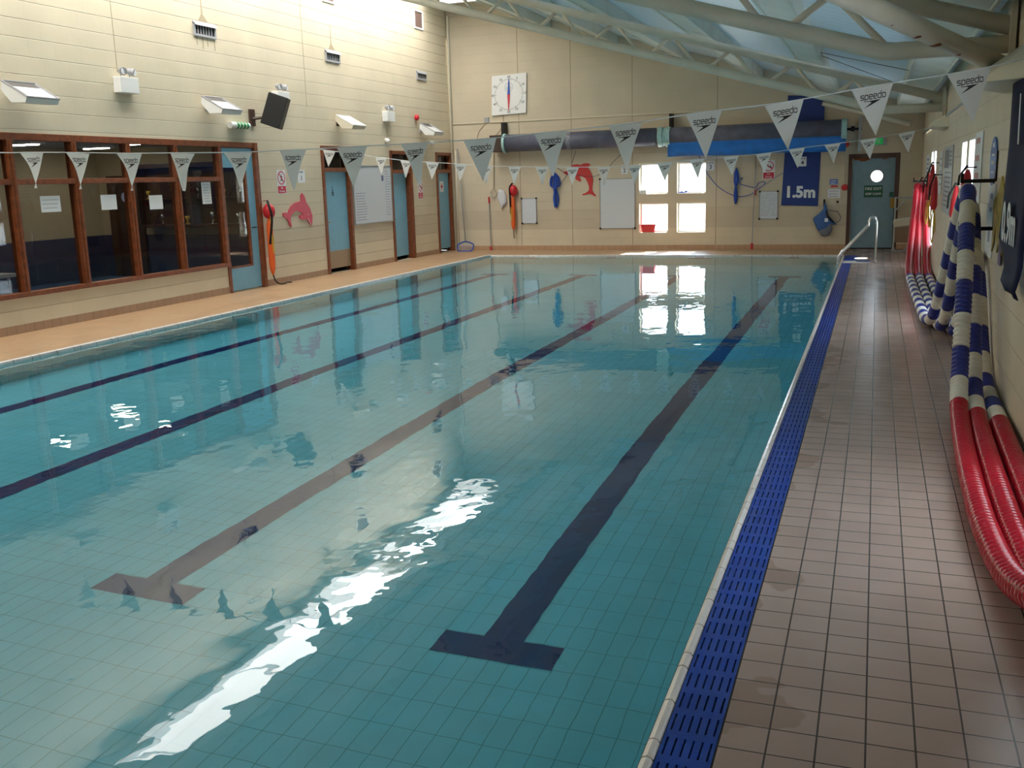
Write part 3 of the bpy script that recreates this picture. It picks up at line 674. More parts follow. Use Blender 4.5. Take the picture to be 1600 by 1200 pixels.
# solid doors
def side_door(idx, y0, y1, top, label, kick=False, ajar=0, hinge_far=True):
    f = .085; b = MB()
    b.box(XL-.15, XL+.025, y0-.04, y0+f-.04, 0, top); b.box(XL-.15, XL+.025, y1-f+.04, y1+.04, 0, top)
    b.box(XL-.15, XL+.025, y0, y1, top-.075, top); b.box(XL-.12, XL+.01, y0, y1, top-.50, top-.42)
    fr_ = struct(b.build('door_%d' % idx, M_WOOD, bevel=.005), label)
    MB().box(XL-.09, XL-.084, y0+.045, y1-.045, top-.42, top-.075).build('transom_pane', M_GLASSD, fr_)
    ya, yb = y0+.05, y1-.05
    if ajar:
        L = yb-ya; c, s = math.cos(ajar), math.sin(ajar); px, py = XL-.06, ya
        pts = [(px, py), (px-L*s, py+L*c), (px-L*s-.04*c, py+L*c-.04*s), (px-.04*c, py-.04*s)]
        MB().hexa([(x, y, .09) for x, y in pts]+[(x, y, top-.5) for x, y in pts]).build('door_leaf', M_DOOR, fr_)
    else:
        MB().box(XL-.1, XL-.06, ya, yb, .09, top-.5).build('door_leaf', M_DOOR, fr_)
        if kick: MB().box(XL-.06, XL-.056, ya, yb, .09, .44).build('kick_plate', M_KICK, fr_)
        MB().tube([(XL-.06, ya+.07, 1.02), (XL-.01, ya+.07, 1.02), (XL-.01, ya+.18, 1.02)], .009, 8).build('door_handle', mat('brass', (.6, .4, .12, 1), .3, metal=1), fr_)
    return fr_
d2 = side_door(2, 17.35, 18.40, 2.5, 'light blue toilet door with brown kick plate in the left wall', kick=True)
d3 = side_door(3, 20.30, 21.33, 2.46, 'light blue door standing ajar in the left wall', ajar=.07)
d4 = side_door(4, 22.78, 23.66, 2.46, 'narrow light blue first aid door next to the far corner')
# wheelchair sign
b = MB(); xs = XL-.056; yc, zc = 17.78, 1.62
b.ring((xs, yc, zc-.05), (0, 1, 0), (0, 0, 1), .032, .045, (.002, 0, 0), 20); b.sphere((xs+.001, yc-.012, zc+.085), .014, 10, 6, (.2, 1, 1))
b.box(xs, xs+.002, yc-.02, yc-.006, zc-.04, zc+.065); b.box(xs, xs+.002, yc-.01, yc+.03, zc+.01, zc+.022); b.box(xs, xs+.002, yc-.01, yc+.04, zc-.045, zc-.032); b.box(xs, xs+.002, yc+.03, yc+.042, zc-.09, zc-.035)
b.build('wheelchair_symbol', M_INK, d2)
b = MB(); b.box(XL-.058, XL-.056, 23.07, 23.30, 1.50, 1.76); fa = b.build('first_aid_sign', M_PAPER, d4)
MB().box(XL-.056, XL-.0545, 23.165, 23.205, 1.56, 1.70).box(XL-.056, XL-.0545, 23.12, 23.25, 1.61, 1.65).build('red_cross', M_INKRED, fa)
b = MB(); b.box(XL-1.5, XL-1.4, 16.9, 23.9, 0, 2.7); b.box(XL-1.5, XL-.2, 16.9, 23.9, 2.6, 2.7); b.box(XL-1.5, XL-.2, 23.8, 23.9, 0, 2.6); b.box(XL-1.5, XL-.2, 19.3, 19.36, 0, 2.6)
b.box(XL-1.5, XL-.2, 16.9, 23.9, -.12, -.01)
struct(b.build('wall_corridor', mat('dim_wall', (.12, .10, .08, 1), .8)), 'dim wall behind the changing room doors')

# ------------------------------------------------------------------ reception room behind the screen
RX0, RX1, RY0, RY1 = -15.2, XL-.2, 5.0, 16.8
b = MB(); b.box(RX0, RX1, RY0, RY1, -.1, -.005); struct(b.build('floor', M_CARP), 'blue floor of the room behind the glass')
b = MB(); b.box(RX0, RX1+.1, RY0, RY1, 2.6, 2.7); struct(b.build('ceiling', M_CEILT), 'grey tiled ceiling of the room behind the glass')
for nm, a in (('wall_room_back', (RX0-.1, RX0, RY0, RY1)), ('wall_room_far', (RX0, RX1, RY1, RY1+.08)), ('wall_room_near', (RX0, RX1, RY0-.1, RY0))):
    b = MB(); b.box(*a, -.1, .85); b.use(1); b.box(*a, .85, 2.7); struct(b.build(nm, [M_DADO, M_RWALL]), 'cream and navy wall of the room behind the glass')
for (x, y), s in zip(((-13.4, 13.2), (-12.4, 10.6), (-13.9, 15.4), (-12.2, 14.6)), ('left', 'near', 'far', 'right')):
    r = empty('ceiling_light', (x, y, 2.6), 'lit ceiling light in the room behind the glass, %s one' % s, 'ceiling light')
    MB().box(x-.3, x+.3, y-.15, y+.15, 2.55, 2.6).build('frame', M_WHITE, r); MB().box(x-.25, x+.25, y-.07, y+.07, 2.535, 2.55).build('tube', M_TUBE, r)
r = empty('trophy_cabinet', (-13.0, 16.6, 1.0), 'dark wooden trophy cabinet on the room wall behind the glass', 'cabinet')
cx0, cx1, cz0, cz1 = -14.0, -11.4, 1.0, 2.25
b = MB(); b.box(cx0, cx1, 16.45, 16.79, cz0, cz0+.06); b.box(cx0-.06, cx1+.06, 16.42, 16.79, cz1-.08, cz1); b.box(cx0, cx0+.06, 16.45, 16.79, cz0, cz1); b.box(cx1-.06, cx1, 16.45, 16.79, cz0, cz1); b.box(cx0, cx1, 16.75, 16.79, cz0, cz1); b.box(-12.72, -12.66, 16.45, 16.79, cz0, cz1)
b.build('case', M_DKWOOD, r); b = MB(); b.box(cx0+.06, cx1-.06, 16.5, 16.75, 1.55, 1.57); b.build('shelf', M_DKWOOD, r)
for i in range(8):
    x = -13.8+i*.3; z = 1.06 if i % 2 else 1.57; h = .16+.04*(i % 3)
    b = MB(); b.tube([(x, 16.6, z), (x, 16.6, z+.02), (x, 16.6, z+.03), (x, 16.6, z+h*.5), (x, 16.6, z+h*.6), (x, 16.6, z+h)], .03, 12, rad=[.04, .04, .012, .012, .035, .05])
    tag(b.build('trophy', M_CHROME if i % 3 else M_YELLOW, smooth=True), ('silver' if i % 3 else 'gold')+' trophy cup on the '+('lower' if i % 2 else 'upper')+' shelf, '+('first', 'second', 'third', 'fourth')[i//2]+' from the left in the dark cabinet', 'trophy', 'trophies in the cabinet')
r = struct(MB().box(-14.95, -14.1, 16.74, 16.79, 0, 2.05).build('door_5', M_DKWOOD), 'dark door at the end of the room behind the glass')
b = MB(); b.tube([(-14.5, 16.73, 1.62), (-14.5, 16.74, 1.62)], .1, 24); b.build('round_sign', mat('sign_blue_white', (.45, .5, .8, 1), .5), r)
r = empty('vending_machine', (-14.8, 12.4, 0), 'dark vending machine with red bottles in the room behind the glass', 'vending machine')
MB().box(-15.15, -14.5, 11.8, 13.1, 0, 1.75).build('body', M_BLACK, r)
b = MB()
for i in range(9): b.box(-14.5, -14.47, 11.95+i*.12, 12.0+i*.12, 1.05, 1.2)
b.build('bottles', M_RED, r); MB().box(-14.5, -14.49, 11.9, 13.0, .95, .97).build('shelf', M_GREYM, r)
r = empty('folding_table', (-12.6, 10.6, 0), 'white folding table in the room behind the glass at the left', 'table')
MB().box(-13.1, -11.9, 10.0, 11.3, .55, .6).build('tabletop', M_WHITE, r)
for x in (-13.0, -12.0):
    for y in (10.1, 11.2): MB().tube([(x, y, .55), (x, y+.05, 0)], .015, 8).build('leg', M_ALU, r)
r = empty('reception_desk', (-14.6, 8.6, 0), 'grey reception counter in the room behind the glass at far left', 'desk')
MB().box(-15.1, -14.2, 7.5, 10.8, 0, 1.0).build('counter', mat('grey_laminate', (.2, .2, .22, 1), .5), r); MB().box(-15.15, -14.1, 7.45, 10.85, 1.0, 1.05).build('countertop', M_DKWOOD, r)

# ------------------------------------------------------------------ left wall fittings
def grille(y0, y1, z0, z1, label, louvre=True):
    r = empty('wall_vent', (XL, (y0+y1)/2, z0), label, 'vent')
    b = MB(); f = .035
    b.box(XL, XL+.03, y0, y1, z0, z0+f); b.box(XL, XL+.03, y0, y0+f, z0+f, z1-f); b.box(XL, XL+.03, y1-f, y1, z0+f, z1-f)
    if louvre: b.hexa([(XL, y0, z1-f-.01), (XL+.06, y0, z1-f-.035), (XL+.06, y1, z1-f-.035), (XL, y1, z1-f-.01), (XL, y0, z1), (XL+.05, y0, z1-f-.01), (XL+.05, y1, z1-f-.01), (XL, y1, z1)])
    else: b.box(XL, XL+.03, y0, y1, z1-f, z1)
    b.build('frame', M_GREYM if louvre else M_WHITE, r)
    MB().box(XL, XL+.006, y0+f, y1-f, z0+f, z1-f).build('backing', M_BLACK if louvre else mat('brown_mesh', (.16, .10, .08, 1), .8, noise=.3, nscale=120), r)
    if louvre:
        n = 7
        for i in range(1, n):
            y = y0+f+(y1-y0-2*f)*i/n; MB().box(XL+.004, XL+.022, y-.008, y+.008, z0+f, z1-f).build('fin', M_GREYM, r)
    return r
grille(13.68, 14.24, 4.11, 4.34, 'grey louvred wall vent nearest the camera, above the exit light')
grille(17.72, 18.27, 4.11, 4.34, 'grey louvred wall vent in the middle, above the toilet door')
grille(21.86, 22.38, 4.10, 4.31, 'grey louvred wall vent furthest away, above the red alarm sounder')
grille(21.84, 22.33, 5.24, 5.66, 'brown mesh panel high on the left wall by the far corner', False)
grille(17.74, 18.20, 5.22, 5.64, 'brown mesh panel high on the left wall at the top of the picture', False)
b = MB(); 
for y in (16.92, 11.88): b.box(XL, XL+.003, y-.006, y+.006, 3.2 if y > 12 else 3.4, 6.1)
struct(b.build('trim_8', mat('joint_tan', (.42, .35, .22, 1), .7)), 'vertical movement joints in the left wall')
b = MB()
for y0, z0 in ((13.68, 4.34), (17.72, 4.34)):
    b.prism([(XL+.0015, y0+.25, z0+.5), (XL+.0015, y0+.265, z0+.5), (XL+.0015, y0+.28, z0+.12), (XL+.0015, y0+.40, z0+.01), (XL+.0015, y0+.15, z0+.01), (XL+.0015, y0+.24, z0+.12)], (-.001, 0, 0))
for i, yy in enumerate((13.75, 13.9, 14.02, 14.2)): b.box(XL+.0005, XL+.0015, yy, yy+.02, 3.98-.05*(i % 2), 4.11)
struct(b.build('trim_9', M_STAIN), 'soot stains around the wall vents')

def flood(y, z, label, white=False, size=(.52, .3), depth_=.37):
    r = empty('floodlight', (XL, y, z), label, 'floodlight')
    hw = size[0]/2
    MB().box(XL, XL+.02, y-.05, y+.05, z-.06, z+.06).tube([(XL, y-.03, z), (XL+.2, y-.03, z)], .022, 8).build('bracket', M_GREYM if not white else M_BLACK, r)
    # tilted head: face looks up and outward
    xa, xb = XL+.12, XL+.12+depth_; za, zb = z+.13, z-.08
    b = MB(); n = Vector((zb-za, 0, xa-xb)).normalized()
    def prof_pts(yy): return [(xa, yy, za), (xb, yy, zb), (xb-.03, yy, zb-.06), (xa+.12, yy, zb-.05), (xa-.02, yy, za-.10)]
    p0, p1 = prof_pts(y-hw), prof_pts(y+hw); bb = len(b.v); b.v += p0+p1
    for i in range(5): j = (i+1) % 5; b.face((bb+i, bb+5+i, bb+5+j, bb+j))
    b.face(range(bb+4, bb-1, -1)); b.face(range(bb+5, bb+10)); b.build('housing', M_WHITE if not white else M_CREAMP, r)
    # glass and rim on the upper face
    d_ = Vector((xb-xa, 0, zb-za)); up_ = Vector((-(zb-za), 0, xb-xa)).normalized()*.008
    def face_pt(u, yy, k=1): return Vector((xa, yy, za))+d_*u+up_*k
    b = MB(); b.quad(face_pt(.35, y-hw+.05), face_pt(.35, y+hw-.05), face_pt(.93, y+hw-.05), face_pt(.93, y-hw+.05)); b.build('lamp_glass', M_LAMPGL, r)
    b = MB(); b.quad(face_pt(.03, y-hw+.03, .8), face_pt(.03, y+hw-.03, .8), face_pt(.33, y+hw-.03, .8), face_pt(.33, y-hw+.03, .8)); b.build('reflector_panel', mat('lamp_grey', (.09, .08, .075, 1), .5) if not white else M_WHITE, r)
    b = MB(); b.tube([face_pt(0, y-hw), face_pt(0, y+hw), face_pt(1, y+hw), face_pt(1, y-hw)], .012, 6, closed=True); b.build('rim', M_GREYM if not white else M_WHITE, r)
    return r
flood(9.95, 2.97, 'grey rimmed floodlight at the left edge of the picture, on the left wall')
flood(13.85, 3.04, 'grey rimmed floodlight on the left wall above the exit light')
flood(18.05, 2.96, 'white bodied floodlight on the left wall above the toilet door', True)
flood(21.95, 2.96, 'grey rimmed floodlight on the left wall nearest the far corner')

def emerg(y, z, label):
    r = empty('emergency_light', (XL, y, z), label, 'emergency light')
    MB().box(XL, XL+.13, y-.19, y+.19, z-.11, z+.11).build('case', M_WHITE, r, bevel=.008)
    for s in (-1, 1):
        b = MB(); b.tube([(XL+.06, y+s*.09, z+.10), (XL+.06, y+s*.09, z+.16)], .008, 6); b.tube([(XL+.05, y+s*.09-.02*s, z+.20), (XL+.13, y+s*.09+.02*s, z+.18)], .05, 14, rad=[.045, .055]); b.build('lamp_head', M_GREYM, r)
        MB().tube([(XL+.13, y+s*.11, z+.18), (XL+.135, y+s*.11, z+.18)], .045, 14).build('lens', M_LAMPGL, r)
    return r
emerg(11.96, 3.22, 'white twin head emergency light on the left wall, nearest the camera')
emerg(20.2, 3.18, 'white twin head emergency light on the left wall, right of the speaker')
emerg(15.95, 3.3, 'white twin head emergency light half hidden behind the black speaker')
r = empty('exit_light', (XL, 14.62, 2.77), 'white cylindrical exit light with green pictogram on the left wall', 'exit sign')
b = MB(); b.tube([(XL+.06, 14.36, 2.77), (XL+.06, 14.88, 2.77)], .055, 14); b.box(XL, XL+.06, 14.38, 14.86, 2.73, 2.81); b.build('case', M_WHITE, r, smooth=False)
b = MB(); 
for i in range(4): b.tube([(XL+.06, 14.50+i*.09, 2.77), (XL+.06, 14.565+i*.09, 2.77)], .0565, 14)
b.build('green_panel', M_GREEN, r)
# speaker
r = empty('loudspeaker', (XL, 15.07, 2.92), 'black loudspeaker tilted on a wall bracket above the glazed door', 'loudspeaker')
MB().box(XL, XL+.04, 15.0, 15.14, 2.78, 3.06).tube([(XL+.03, 15.07, 2.9), (XL+.22, 15.2, 2.93)], .025, 8).build('bracket', mat('brown_steel', (.06, .03, .02, 1), .5), r)
c = Vector((XL+.40, 15.22, 3.02)); ax = Vector((.75, .35, -.30)).normalized(); upv = Vector((.28, .12, .95)); upv = (upv-ax*upv.dot(ax)).normalized(); sd = ax.cross(upv)
def obox(b, c, a, u, s, la, lu, ls, taper=1):
    pts = []
    for ku in (-1, 1):
        for ka, ks in ((-1, -1), (1, -1), (1, 1), (-1, 1)):
            k = taper if ka < 0 else 1; pts.append(c+a*ka*la+u*ku*lu+s*ks*ls*k)
    b.hexa(pts); return b
obox(MB(), c, ax, upv, sd, .17, .27, .21, .72).build('cabinet', M_BLACK, r, bevel=.01)
obox(MB(), c+ax*.153, ax, upv, sd, .006, .25, .19).build('grille', mat('speaker_grille', (.007, .007, .008, 1), .9, spec=.1), r)
r = tag(MB().sphere((XL+.04, 21.7, 3.23), .07, 14, 8, (.8, 1, 1)).build('alarm_sounder', M_RED, smooth=True), 'red domed alarm sounder high on the left wall', 'alarm')
for y, lab in ((20.1, 'small white camera above the ajar blue door'), (22.5, 'small white camera above the first aid door')):
    b = MB(); b.sphere((XL+.06, y, 2.66), .05, 12, 8); b.box(XL, XL+.05, y-.03, y+.03, 2.62, 2.72); tag(b.build('wall_camera', M_WHITE, smooth=True), lab, 'camera')

# whiteboard on left wall
r = empty('whiteboard', (XL, 19.4, .92), 'large whiteboard with handwriting on the left wall between two doors', 'whiteboard')
MB().box(XL, XL+.02, 18.52, 20.22, .93, 2.12).build('panel', M_BOARD, r)
b = MB(); b.box(XL, XL+.03, 18.50, 20.24, .91, .935); b.box(XL, XL+.03, 18.50, 20.24, 2.11, 2.13); b.box(XL, XL+.03, 18.49, 18.52, .91, 2.13); b.box(XL, XL+.03, 20.22, 20.25, .91, 2.13); b.build('frame', M_ALU, r)
b = MB(); random.seed(5)
for i in range(11):
    z = 1.55-i*.055; a = 18.6
    while a < 18.95+.1*random.random(): w_ = random.uniform(.02, .07); b.box(XL+.02, XL+.0205, a, a+w_, z, z+.012); a += w_+.02
for i in range(18):
    z = 2.0-i*.055; a = 19.95
    while a < 20.15: w_ = random.uniform(.01, .05); b.box(XL+.02, XL+.0205, a, a+w_, z, z+.012); a += w_+.02
b.box(XL+.02, XL+.0205, 19.78, 19.88, 1.80, 1.92); b.build('handwriting', mat('marker_ink', (.15, .15, .3, 1), .6), r)

# prohibition signs
def no_sign(origin, ux, label, line1, line2, w_=.25, h_=.42, dv=True):
    """origin: bottom-left on the wall surface; ux: reading direction"""
    o = Vector(origin); ux = Vector(ux); uz = Vector((0, 0, 1)); n = ux.cross(uz)
    r = empty('prohibition_sign', origin, label, 'sign')
    P = lambda u, v, k=0: o+ux*u+uz*v+n*k
    MB().prism([P(0, 0), P(w_, 0), P(w_, h_), P(0, h_)], n*.004).build('plate', M_PAPER, r)
    cr = w_*.42; cc = P(w_/2, h_-cr-.02, .004)
    b = MB(); b.ring(cc, ux, uz, cr*.84, cr, n*.002, 32)
    d1 = (uz-ux).normalized(); d2_ = (uz+ux).normalized()*cr*.08
    b.prism([cc+d1*cr*.9+d2_, cc+d1*cr*.9-d2_, cc-d1*cr*.9-d2_, cc-d1*cr*.9+d2_], n*.002); b.build('red_circle', M_INKRED, r)
    b = MB(); Q = lambda u, v: cc+ux*u*cr+uz*v*cr
    def limb(p, q, t=.07):
        p, q = Q(*p), Q(*q); dd = (q-p).normalized().cross(n)*t*cr; b.prism([p+dd, p-dd, q-dd, q+dd], n*.0015)
    if dv:
        limb((-.45, .3), (-.05, -.05), .09); limb((-.05, -.05), (.15, -.3)); limb((-.45, .3), (-.2, .42)); limb((.35, -.35), (.35, .15), .1); limb((.35, -.3), (.7, -.3), .1)
    else:
        limb((0, .35), (0, -.05), .11); limb((0, -.05), (.22, -.5)); limb((0, -.05), (-.2, -.5)); limb((0, .25), (.25, .05)); limb((0, .25), (-.25, .1)); limb((-.04, .5), (.06, .5), .1)
    b.build('figure', M_INK, r)
    MB().prism([P(.015, .012, .004), P(w_-.015, .012, .004), P(w_-.015, h_-2*cr-.045, .004), P(.015, h_-2*cr-.045, .004)], n*.001).build('red_panel', M_INKRED, r)
    zc = (h_-2*cr-.045+.012)/2; t1 = (h_-2*cr-.06)*.42
    text('lettering', line1, t1, P(w_/2, zc+t1*.55, .0065), ux, uz, M_PAPER, r); text('lettering', line2, t1, P(w_/2, zc-t1*.5, .0065), ux, uz, M_PAPER, r)
    return r
no_sign((XL+.001, 15.72, 1.61), (0, 1, 0), 'no running sign on the left wall beside the wooden door frame', 'No', 'Running', .29, .43, dv=False)
no_sign((XL+.001, 21.66, 1.36), (0, 1, 0), 'no diving sign on the left wall between the ajar and first aid doors', 'No', 'Diving', .27, .42)
no_sign((-2.47, YF-.001, 1.60), (1, 0, 0), 'no diving sign on the far wall beside the navy depth banner', 'No', 'Diving', .27, .42)
# lane number plates
def lane_plate(origin, ux, num, label, w_=.17, h_=.21):
    o = Vector(origin); ux = Vector(ux); uz = Vector((0, 0, 1)); n = ux.cross(uz); P = lambda u, v, k=0: o+ux*u+uz*v+n*k
    r = empty('lane_plate', origin, label, 'sign')
    MB().prism([P(0, 0), P(w_, 0), P(w_, h_), P(0, h_)], n*.004).build('plate', M_PAPER, r)
    text('lettering', 'LANE', .055, P(w_/2, h_-.04, .005), ux, uz, M_INK, r); text('number', num, .13, P(w_/2, h_*.36, .005), ux, uz, M_INK, r, bold=.002)
lane_plate((XL+.001, 16.42, 1.80), (0, 1, 0), '1', 'small white LANE 1 plate above the pink dolphin', .26, .24)
lane_plate((-5.79, YF-.001, 1.81), (1, 0, 0), '2', 'small white LANE 2 plate above the big far whiteboard')
lane_plate((-3.74, YF-.001, 1.83), (1, 0, 0), '3', 'small white LANE 3 plate right of the far windows')
lane_plate((-1.68, YF-.022, 1.86), (1, 0, 0), '4', 'small white LANE 4 plate on the navy banner')

# dolphins
D1 = [(16.522, 1.61), (16.589, 1.555), (16.641, 1.434), (16.759, 1.325), (16.827, 1.171), (16.791, 0.99), (16.72, 1.024), (16.644, 1.103), (16.561, 1.128), (16.474, 1.117), (16.377, 1.154), (16.371, 1.19), (16.43, 1.212), (16.496, 1.2), (16.468, 1.24), (16.328, 1.29), (16.188, 1.272), (16.069, 1.203), (16.058, 1.116), (16.086, 1.006), (16.019, 1.03), (15.977, 1.12), (15.929, 1.166), (15.828, 1.208), (15.81, 1.266), (15.891, 1.275), (15.996, 1.265), (16.031, 1.322), (16.122, 1.391), (16.237, 1.437), (16.379, 1.457), (16.464, 1.469), (16.467, 1.573)]
D2 = [(-7.239, 1.887), (-7.156, 1.919), (-7.066, 1.945), (-6.991, 1.998), (-7.042, 2.042), (-6.96, 2.067), (-6.871, 2.072), (-6.782, 2.055), (-6.737, 2.081), (-6.663, 2.093), (-6.59, 2.084), (-6.539, 2.04), (-6.605, 2.015), (-6.606, 1.98), (-6.548, 1.895), (-6.505, 1.796), (-6.484, 1.684), (-6.5, 1.558), (-6.509, 1.446), (-6.466, 1.375), (-6.415, 1.318), (-6.43, 1.29), (-6.481, 1.319), (-6.547, 1.356), (-6.614, 1.35), (-6.733, 1.325), (-6.77, 1.354), (-6.688, 1.373), (-6.613, 1.421), (-6.583, 1.462), (-6.589, 1.546), (-6.625, 1.645), (-6.675, 1.731), (-6.749, 1.775), (-6.823, 1.791), (-6.823, 1.756), (-6.78, 1.684), (-6.817, 1.657), (-6.906, 1.702), (-6.942, 1.752), (-7.009, 1.782), (-7.113, 1.834), (-7.165, 1.828)]
o = MB().prism([(XL+.003, y, z) for y, z in D1], (.018, 0, 0)).build('dolphin_cutout', M_PINK); tag(o, 'glossy pinkish red dolphin cut-out on the left wall', 'wall decoration')
MB().prism([(XL+.022, y, z) for y, z in ((16.66, 1.12), (16.73, 1.03), (16.785, .995), (16.72, 1.06), (16.665, 1.15))], (.002, 0, 0)).build('mouth', M_WHITE, o); MB().sphere((XL+.021, 16.69, 1.205), .01, 8, 6).build('eye', M_WHITE, o)
o = MB().prism([(x, YF-.003, z) for x, z in D2], (0, -.018, 0)).build('dolphin_cutout', M_DOLR); tag(o, 'matt scarlet diving dolphin cut-out on the far wall', 'wall decoration')

# rescue torpedo by the left door and on the far wall
def torpedo(base, n, label, L=.95, strap=True, head=True, ropec=M_YELLOW):
    """base: hook point; n: direction out of the wall; hangs downwards"""
    p = Vector(base); n = Vector(n).normalized(); sdv = Vector((0, 0, 1)).cross(n)
    r = empty('rescue_float', base, label, 'rescue float')
    c = p+n*.125
    MB().tube([p, p+n*.14+Vector((0, 0, .01))], .008, 6).build('hook', M_CHROME, r)
    MB().sphere(tuple(c+sdv*.02+Vector((0, 0, -.18))), .11, 14, 9, (1, 1, 1.25)).build('strap_pouch', M_RED, r, smooth=True)
    if strap: MB().tube(catmull([c+Vector((0, 0, 0)), c-sdv*.05+n*.06+Vector((0, 0, -.1)), c-sdv*.04+n*.09+Vector((0, 0, -.3)), c-sdv*.05+n*.02+Vector((0, 0, -.75))], 6), .022, 8).build('strap', M_BLACK, r)
    z0 = -.30; k = 10; pts = [c+Vector((0, 0, z0-L*i/k)) for i in range(k+1)]
    MB().tube(pts, .05, 12, rad=[.02]+[.05]+[.056]*(k-3)+[.046, .015]).build('float_body', M_ORANGE, r, smooth=True)
    MB().tube(catmull([c-sdv*.03+n*.055+Vector((0, 0, -.25)), c-sdv*.04+n*.062+Vector((0, 0, -.55)), c-sdv*.03+n*.065+Vector((0, 0, -.85)), c-sdv*.015+n*.062+Vector((0, 0, -.9)), c-sdv*.0+n*.065+Vector((0, 0, -.6))], 5), .008, 6).build('rope', ropec, r)
    return r, c
r, c = torpedo((XL+.005, 15.18, 1.50), (1, 0, 0), 'orange rescue float with red strap pouch hanging beside the glazed door', 1.0)
MB().tube(catmull([c+Vector((0, .0, -1.28)), c+Vector((.02, .03, -1.40)), c+Vector((.05, .12, -1.47)), c+Vector((.05, .3, -1.475)), c+Vector((.03, .42, -1.47)), c+Vector((.08, .46, -1.475))], 5), .012, 8).build('tow_line', M_BLACK, r)
r, c = torpedo((-8.53, YF-.005, 1.66), (0, -1, 0), 'orange rescue float with red pouch hanging on the far wall', .85)
MB().tube([c+Vector((0, 0, -1.13)), c+Vector((0.01, 0, -1.36))], .01, 6).build('tow_line', M_BLACK, r)

# ------------------------------------------------------------------ far wall fittings
r = empty('pace_clock', (-8.58, YF, 3.8), 'large square white pace clock with red and blue hands on the far wall', 'clock')
yk = YF-.05; cc = Vector((-8.585, yk, 3.80)); tl = .035
def ck(u, v, k=0): # slightly tilted clock
    return Vector((cc.x+u*math.cos(tl)+v*math.sin(tl), yk-k, cc.z-u*math.sin(-tl)*1+v*math.cos(tl)))
MB().prism([ck(-.45, -.47), ck(.45, -.47), ck(.45, .47), ck(-.45, .47)], (0, .045, 0)).build('clock_face', M_WHITE, r)
b = MB(); b.prism([ck(-.455, -.475), ck(.455, -.475), ck(.455, .475), ck(-.455, .475)], (0, .03, 0)); b = MB()
for i in range(60):
    a = 2*PI*i/60; R1, R0 = .375, (.33 if i % 5 == 0 else .35); dx, dz = math.sin(a), math.cos(a); w_ = .005
    p = [ck(dx*R0+dz*w_, dz*R0-dx*w_, .001), ck(dx*R1+dz*w_, dz*R1-dx*w_, .001), ck(dx*R1-dz*w_, dz*R1+dx*w_, .001), ck(dx*R0-dz*w_, dz*R0+dx*w_, .001)]
    b.prism(p, (0, -.001, 0))
b.build('tick_marks', M_INK, r)
for i in range(12):
    a = 2*PI*i/12; s = '60' if i == 0 else str(5*i); text('numeral', s, .085, ck(.42*math.sin(a), .415*math.cos(a), .002), ck(1, 0)-ck(0, 0), ck(0, 1)-ck(0, 0), M_INK, r)
b = MB(); b.ring(ck(0, .17, .002), ck(1, 0)-ck(0, 0), ck(0, 1)-ck(0, 0), .098, .106, (0, -.001, 0), 32); b.build('emblem', mat('emblem_grey_blue', (.25, .35, .55, 1), .6), r)
text('lettering', '1   1', .08, ck(0, .15, .003), ck(1, 0)-ck(0, 0), ck(0, 1)-ck(0, 0), M_INK, r)
MB().prism([ck(-.035, .0, .01), ck(.035, .0, .01), ck(.008, .38, .01), ck(-.008, .38, .01)], (0, -.004, 0)).build('blue_hand', mat('hand_blue', (.02, .08, .4, 1), .5), r)
MB().prism([ck(-.035, .0, .01), ck(-.008, -.38, .01), ck(.008, -.38, .01), ck(.035, .0, .01)], (0, -.004, 0)).build('red_hand', M_INKRED, r)
b = MB(); b.box(-9.26, -9.14, YF-.04, YF, 3.16, 3.28); o = tag(b.build('junction_box', M_GREYM), 'small grey junction box below the pace clock', 'junction box')
b = MB(); b.tube([(-10.12, YF-.015, 3.15), (-3.4, YF-.015, 3.17), (-2.6, YF-.015, 3.2)], .012, 8); tag(b.build('conduit_pipe', M_CREAMP, smooth=True), 'thin cream conduit running across the far wall above the rollers', 'pipe')
b = MB(); b.tube(catmull([(-9.2, YF-.012, 3.16), (-9.42, YF-.012, 2.95), (-9.5, YF-.012, 2.65)], 6), .006, 6); b.tube(catmull([(-8.75, YF-.012, 3.34), (-8.83, YF-.012, 3.0), (-9.15, YF-.012, 2.7)], 6), .006, 6)
tag(b.build('clock_cable', mat('tan_cable', (.40, .28, .18, 1), .6)), 'loose tan cables hanging below the pace clock', 'cable')
b = MB(); b.tube([(XL+.05, YF-.05, 0), (XL+.05, YF-.05, 5.74), (-9.5, YF-.05, 5.78)], .035, 10); b.tube([(XL+.13, YF-.03, 0), (XL+.13, YF-.03, 2.5)], .018, 8)
tag(b.build('corner_pipe', M_CREAMP, smooth=True), 'cream vertical pipe in the far left corner turning under the roof', 'pipe')

# cover rollers
RY, RZ = 23.38, 2.62
def roller(x0, x1, label, rad=.205):
    r = empty('cover_roller', ((x0+x1)/2, RY, RZ), label, 'pool cover roller')
    MB().tube([(x0, RY, RZ), (x1, RY, RZ+.01)], rad, 28).build('sleeve', M_ROLL, r, smooth=True)
    return r
ra = roller(-8.55, -4.86, 'dark grey pool cover roller high on the far wall, left half')
b = MB(); b.ring((-8.62, RY, RZ), (0, 1, 0), (0, 0, 1), .12, .235, (.06, 0, 0), 28); b.build('end_flange', M_COLLAR, ra); MB().box(-8.95, -8.64, RY-.15, RY+.25, RZ-.2, RZ+.2).build('bearing_box', mat('brown_box', (.05, .03, .02, 1), .7), ra)
MB().box(-9.05, -8.95, RY-.05, RY+.05, RZ-.05, RZ+.08).build('drive_shaft', M_GREYC, ra)
MB().tube([(-7.0, RY, RZ), (-6.9, RY, RZ+.001)], .209, 28).build('tape_band', mat('grey_tape', (.2, .2, .24, 1), .5, noise=.4, nscale=30), ra)
for z in ('a',): MB().box(-8.73, -8.66, RY+.1, YF, 2.7, 3.13).build('bracket', M_BLACK, ra)
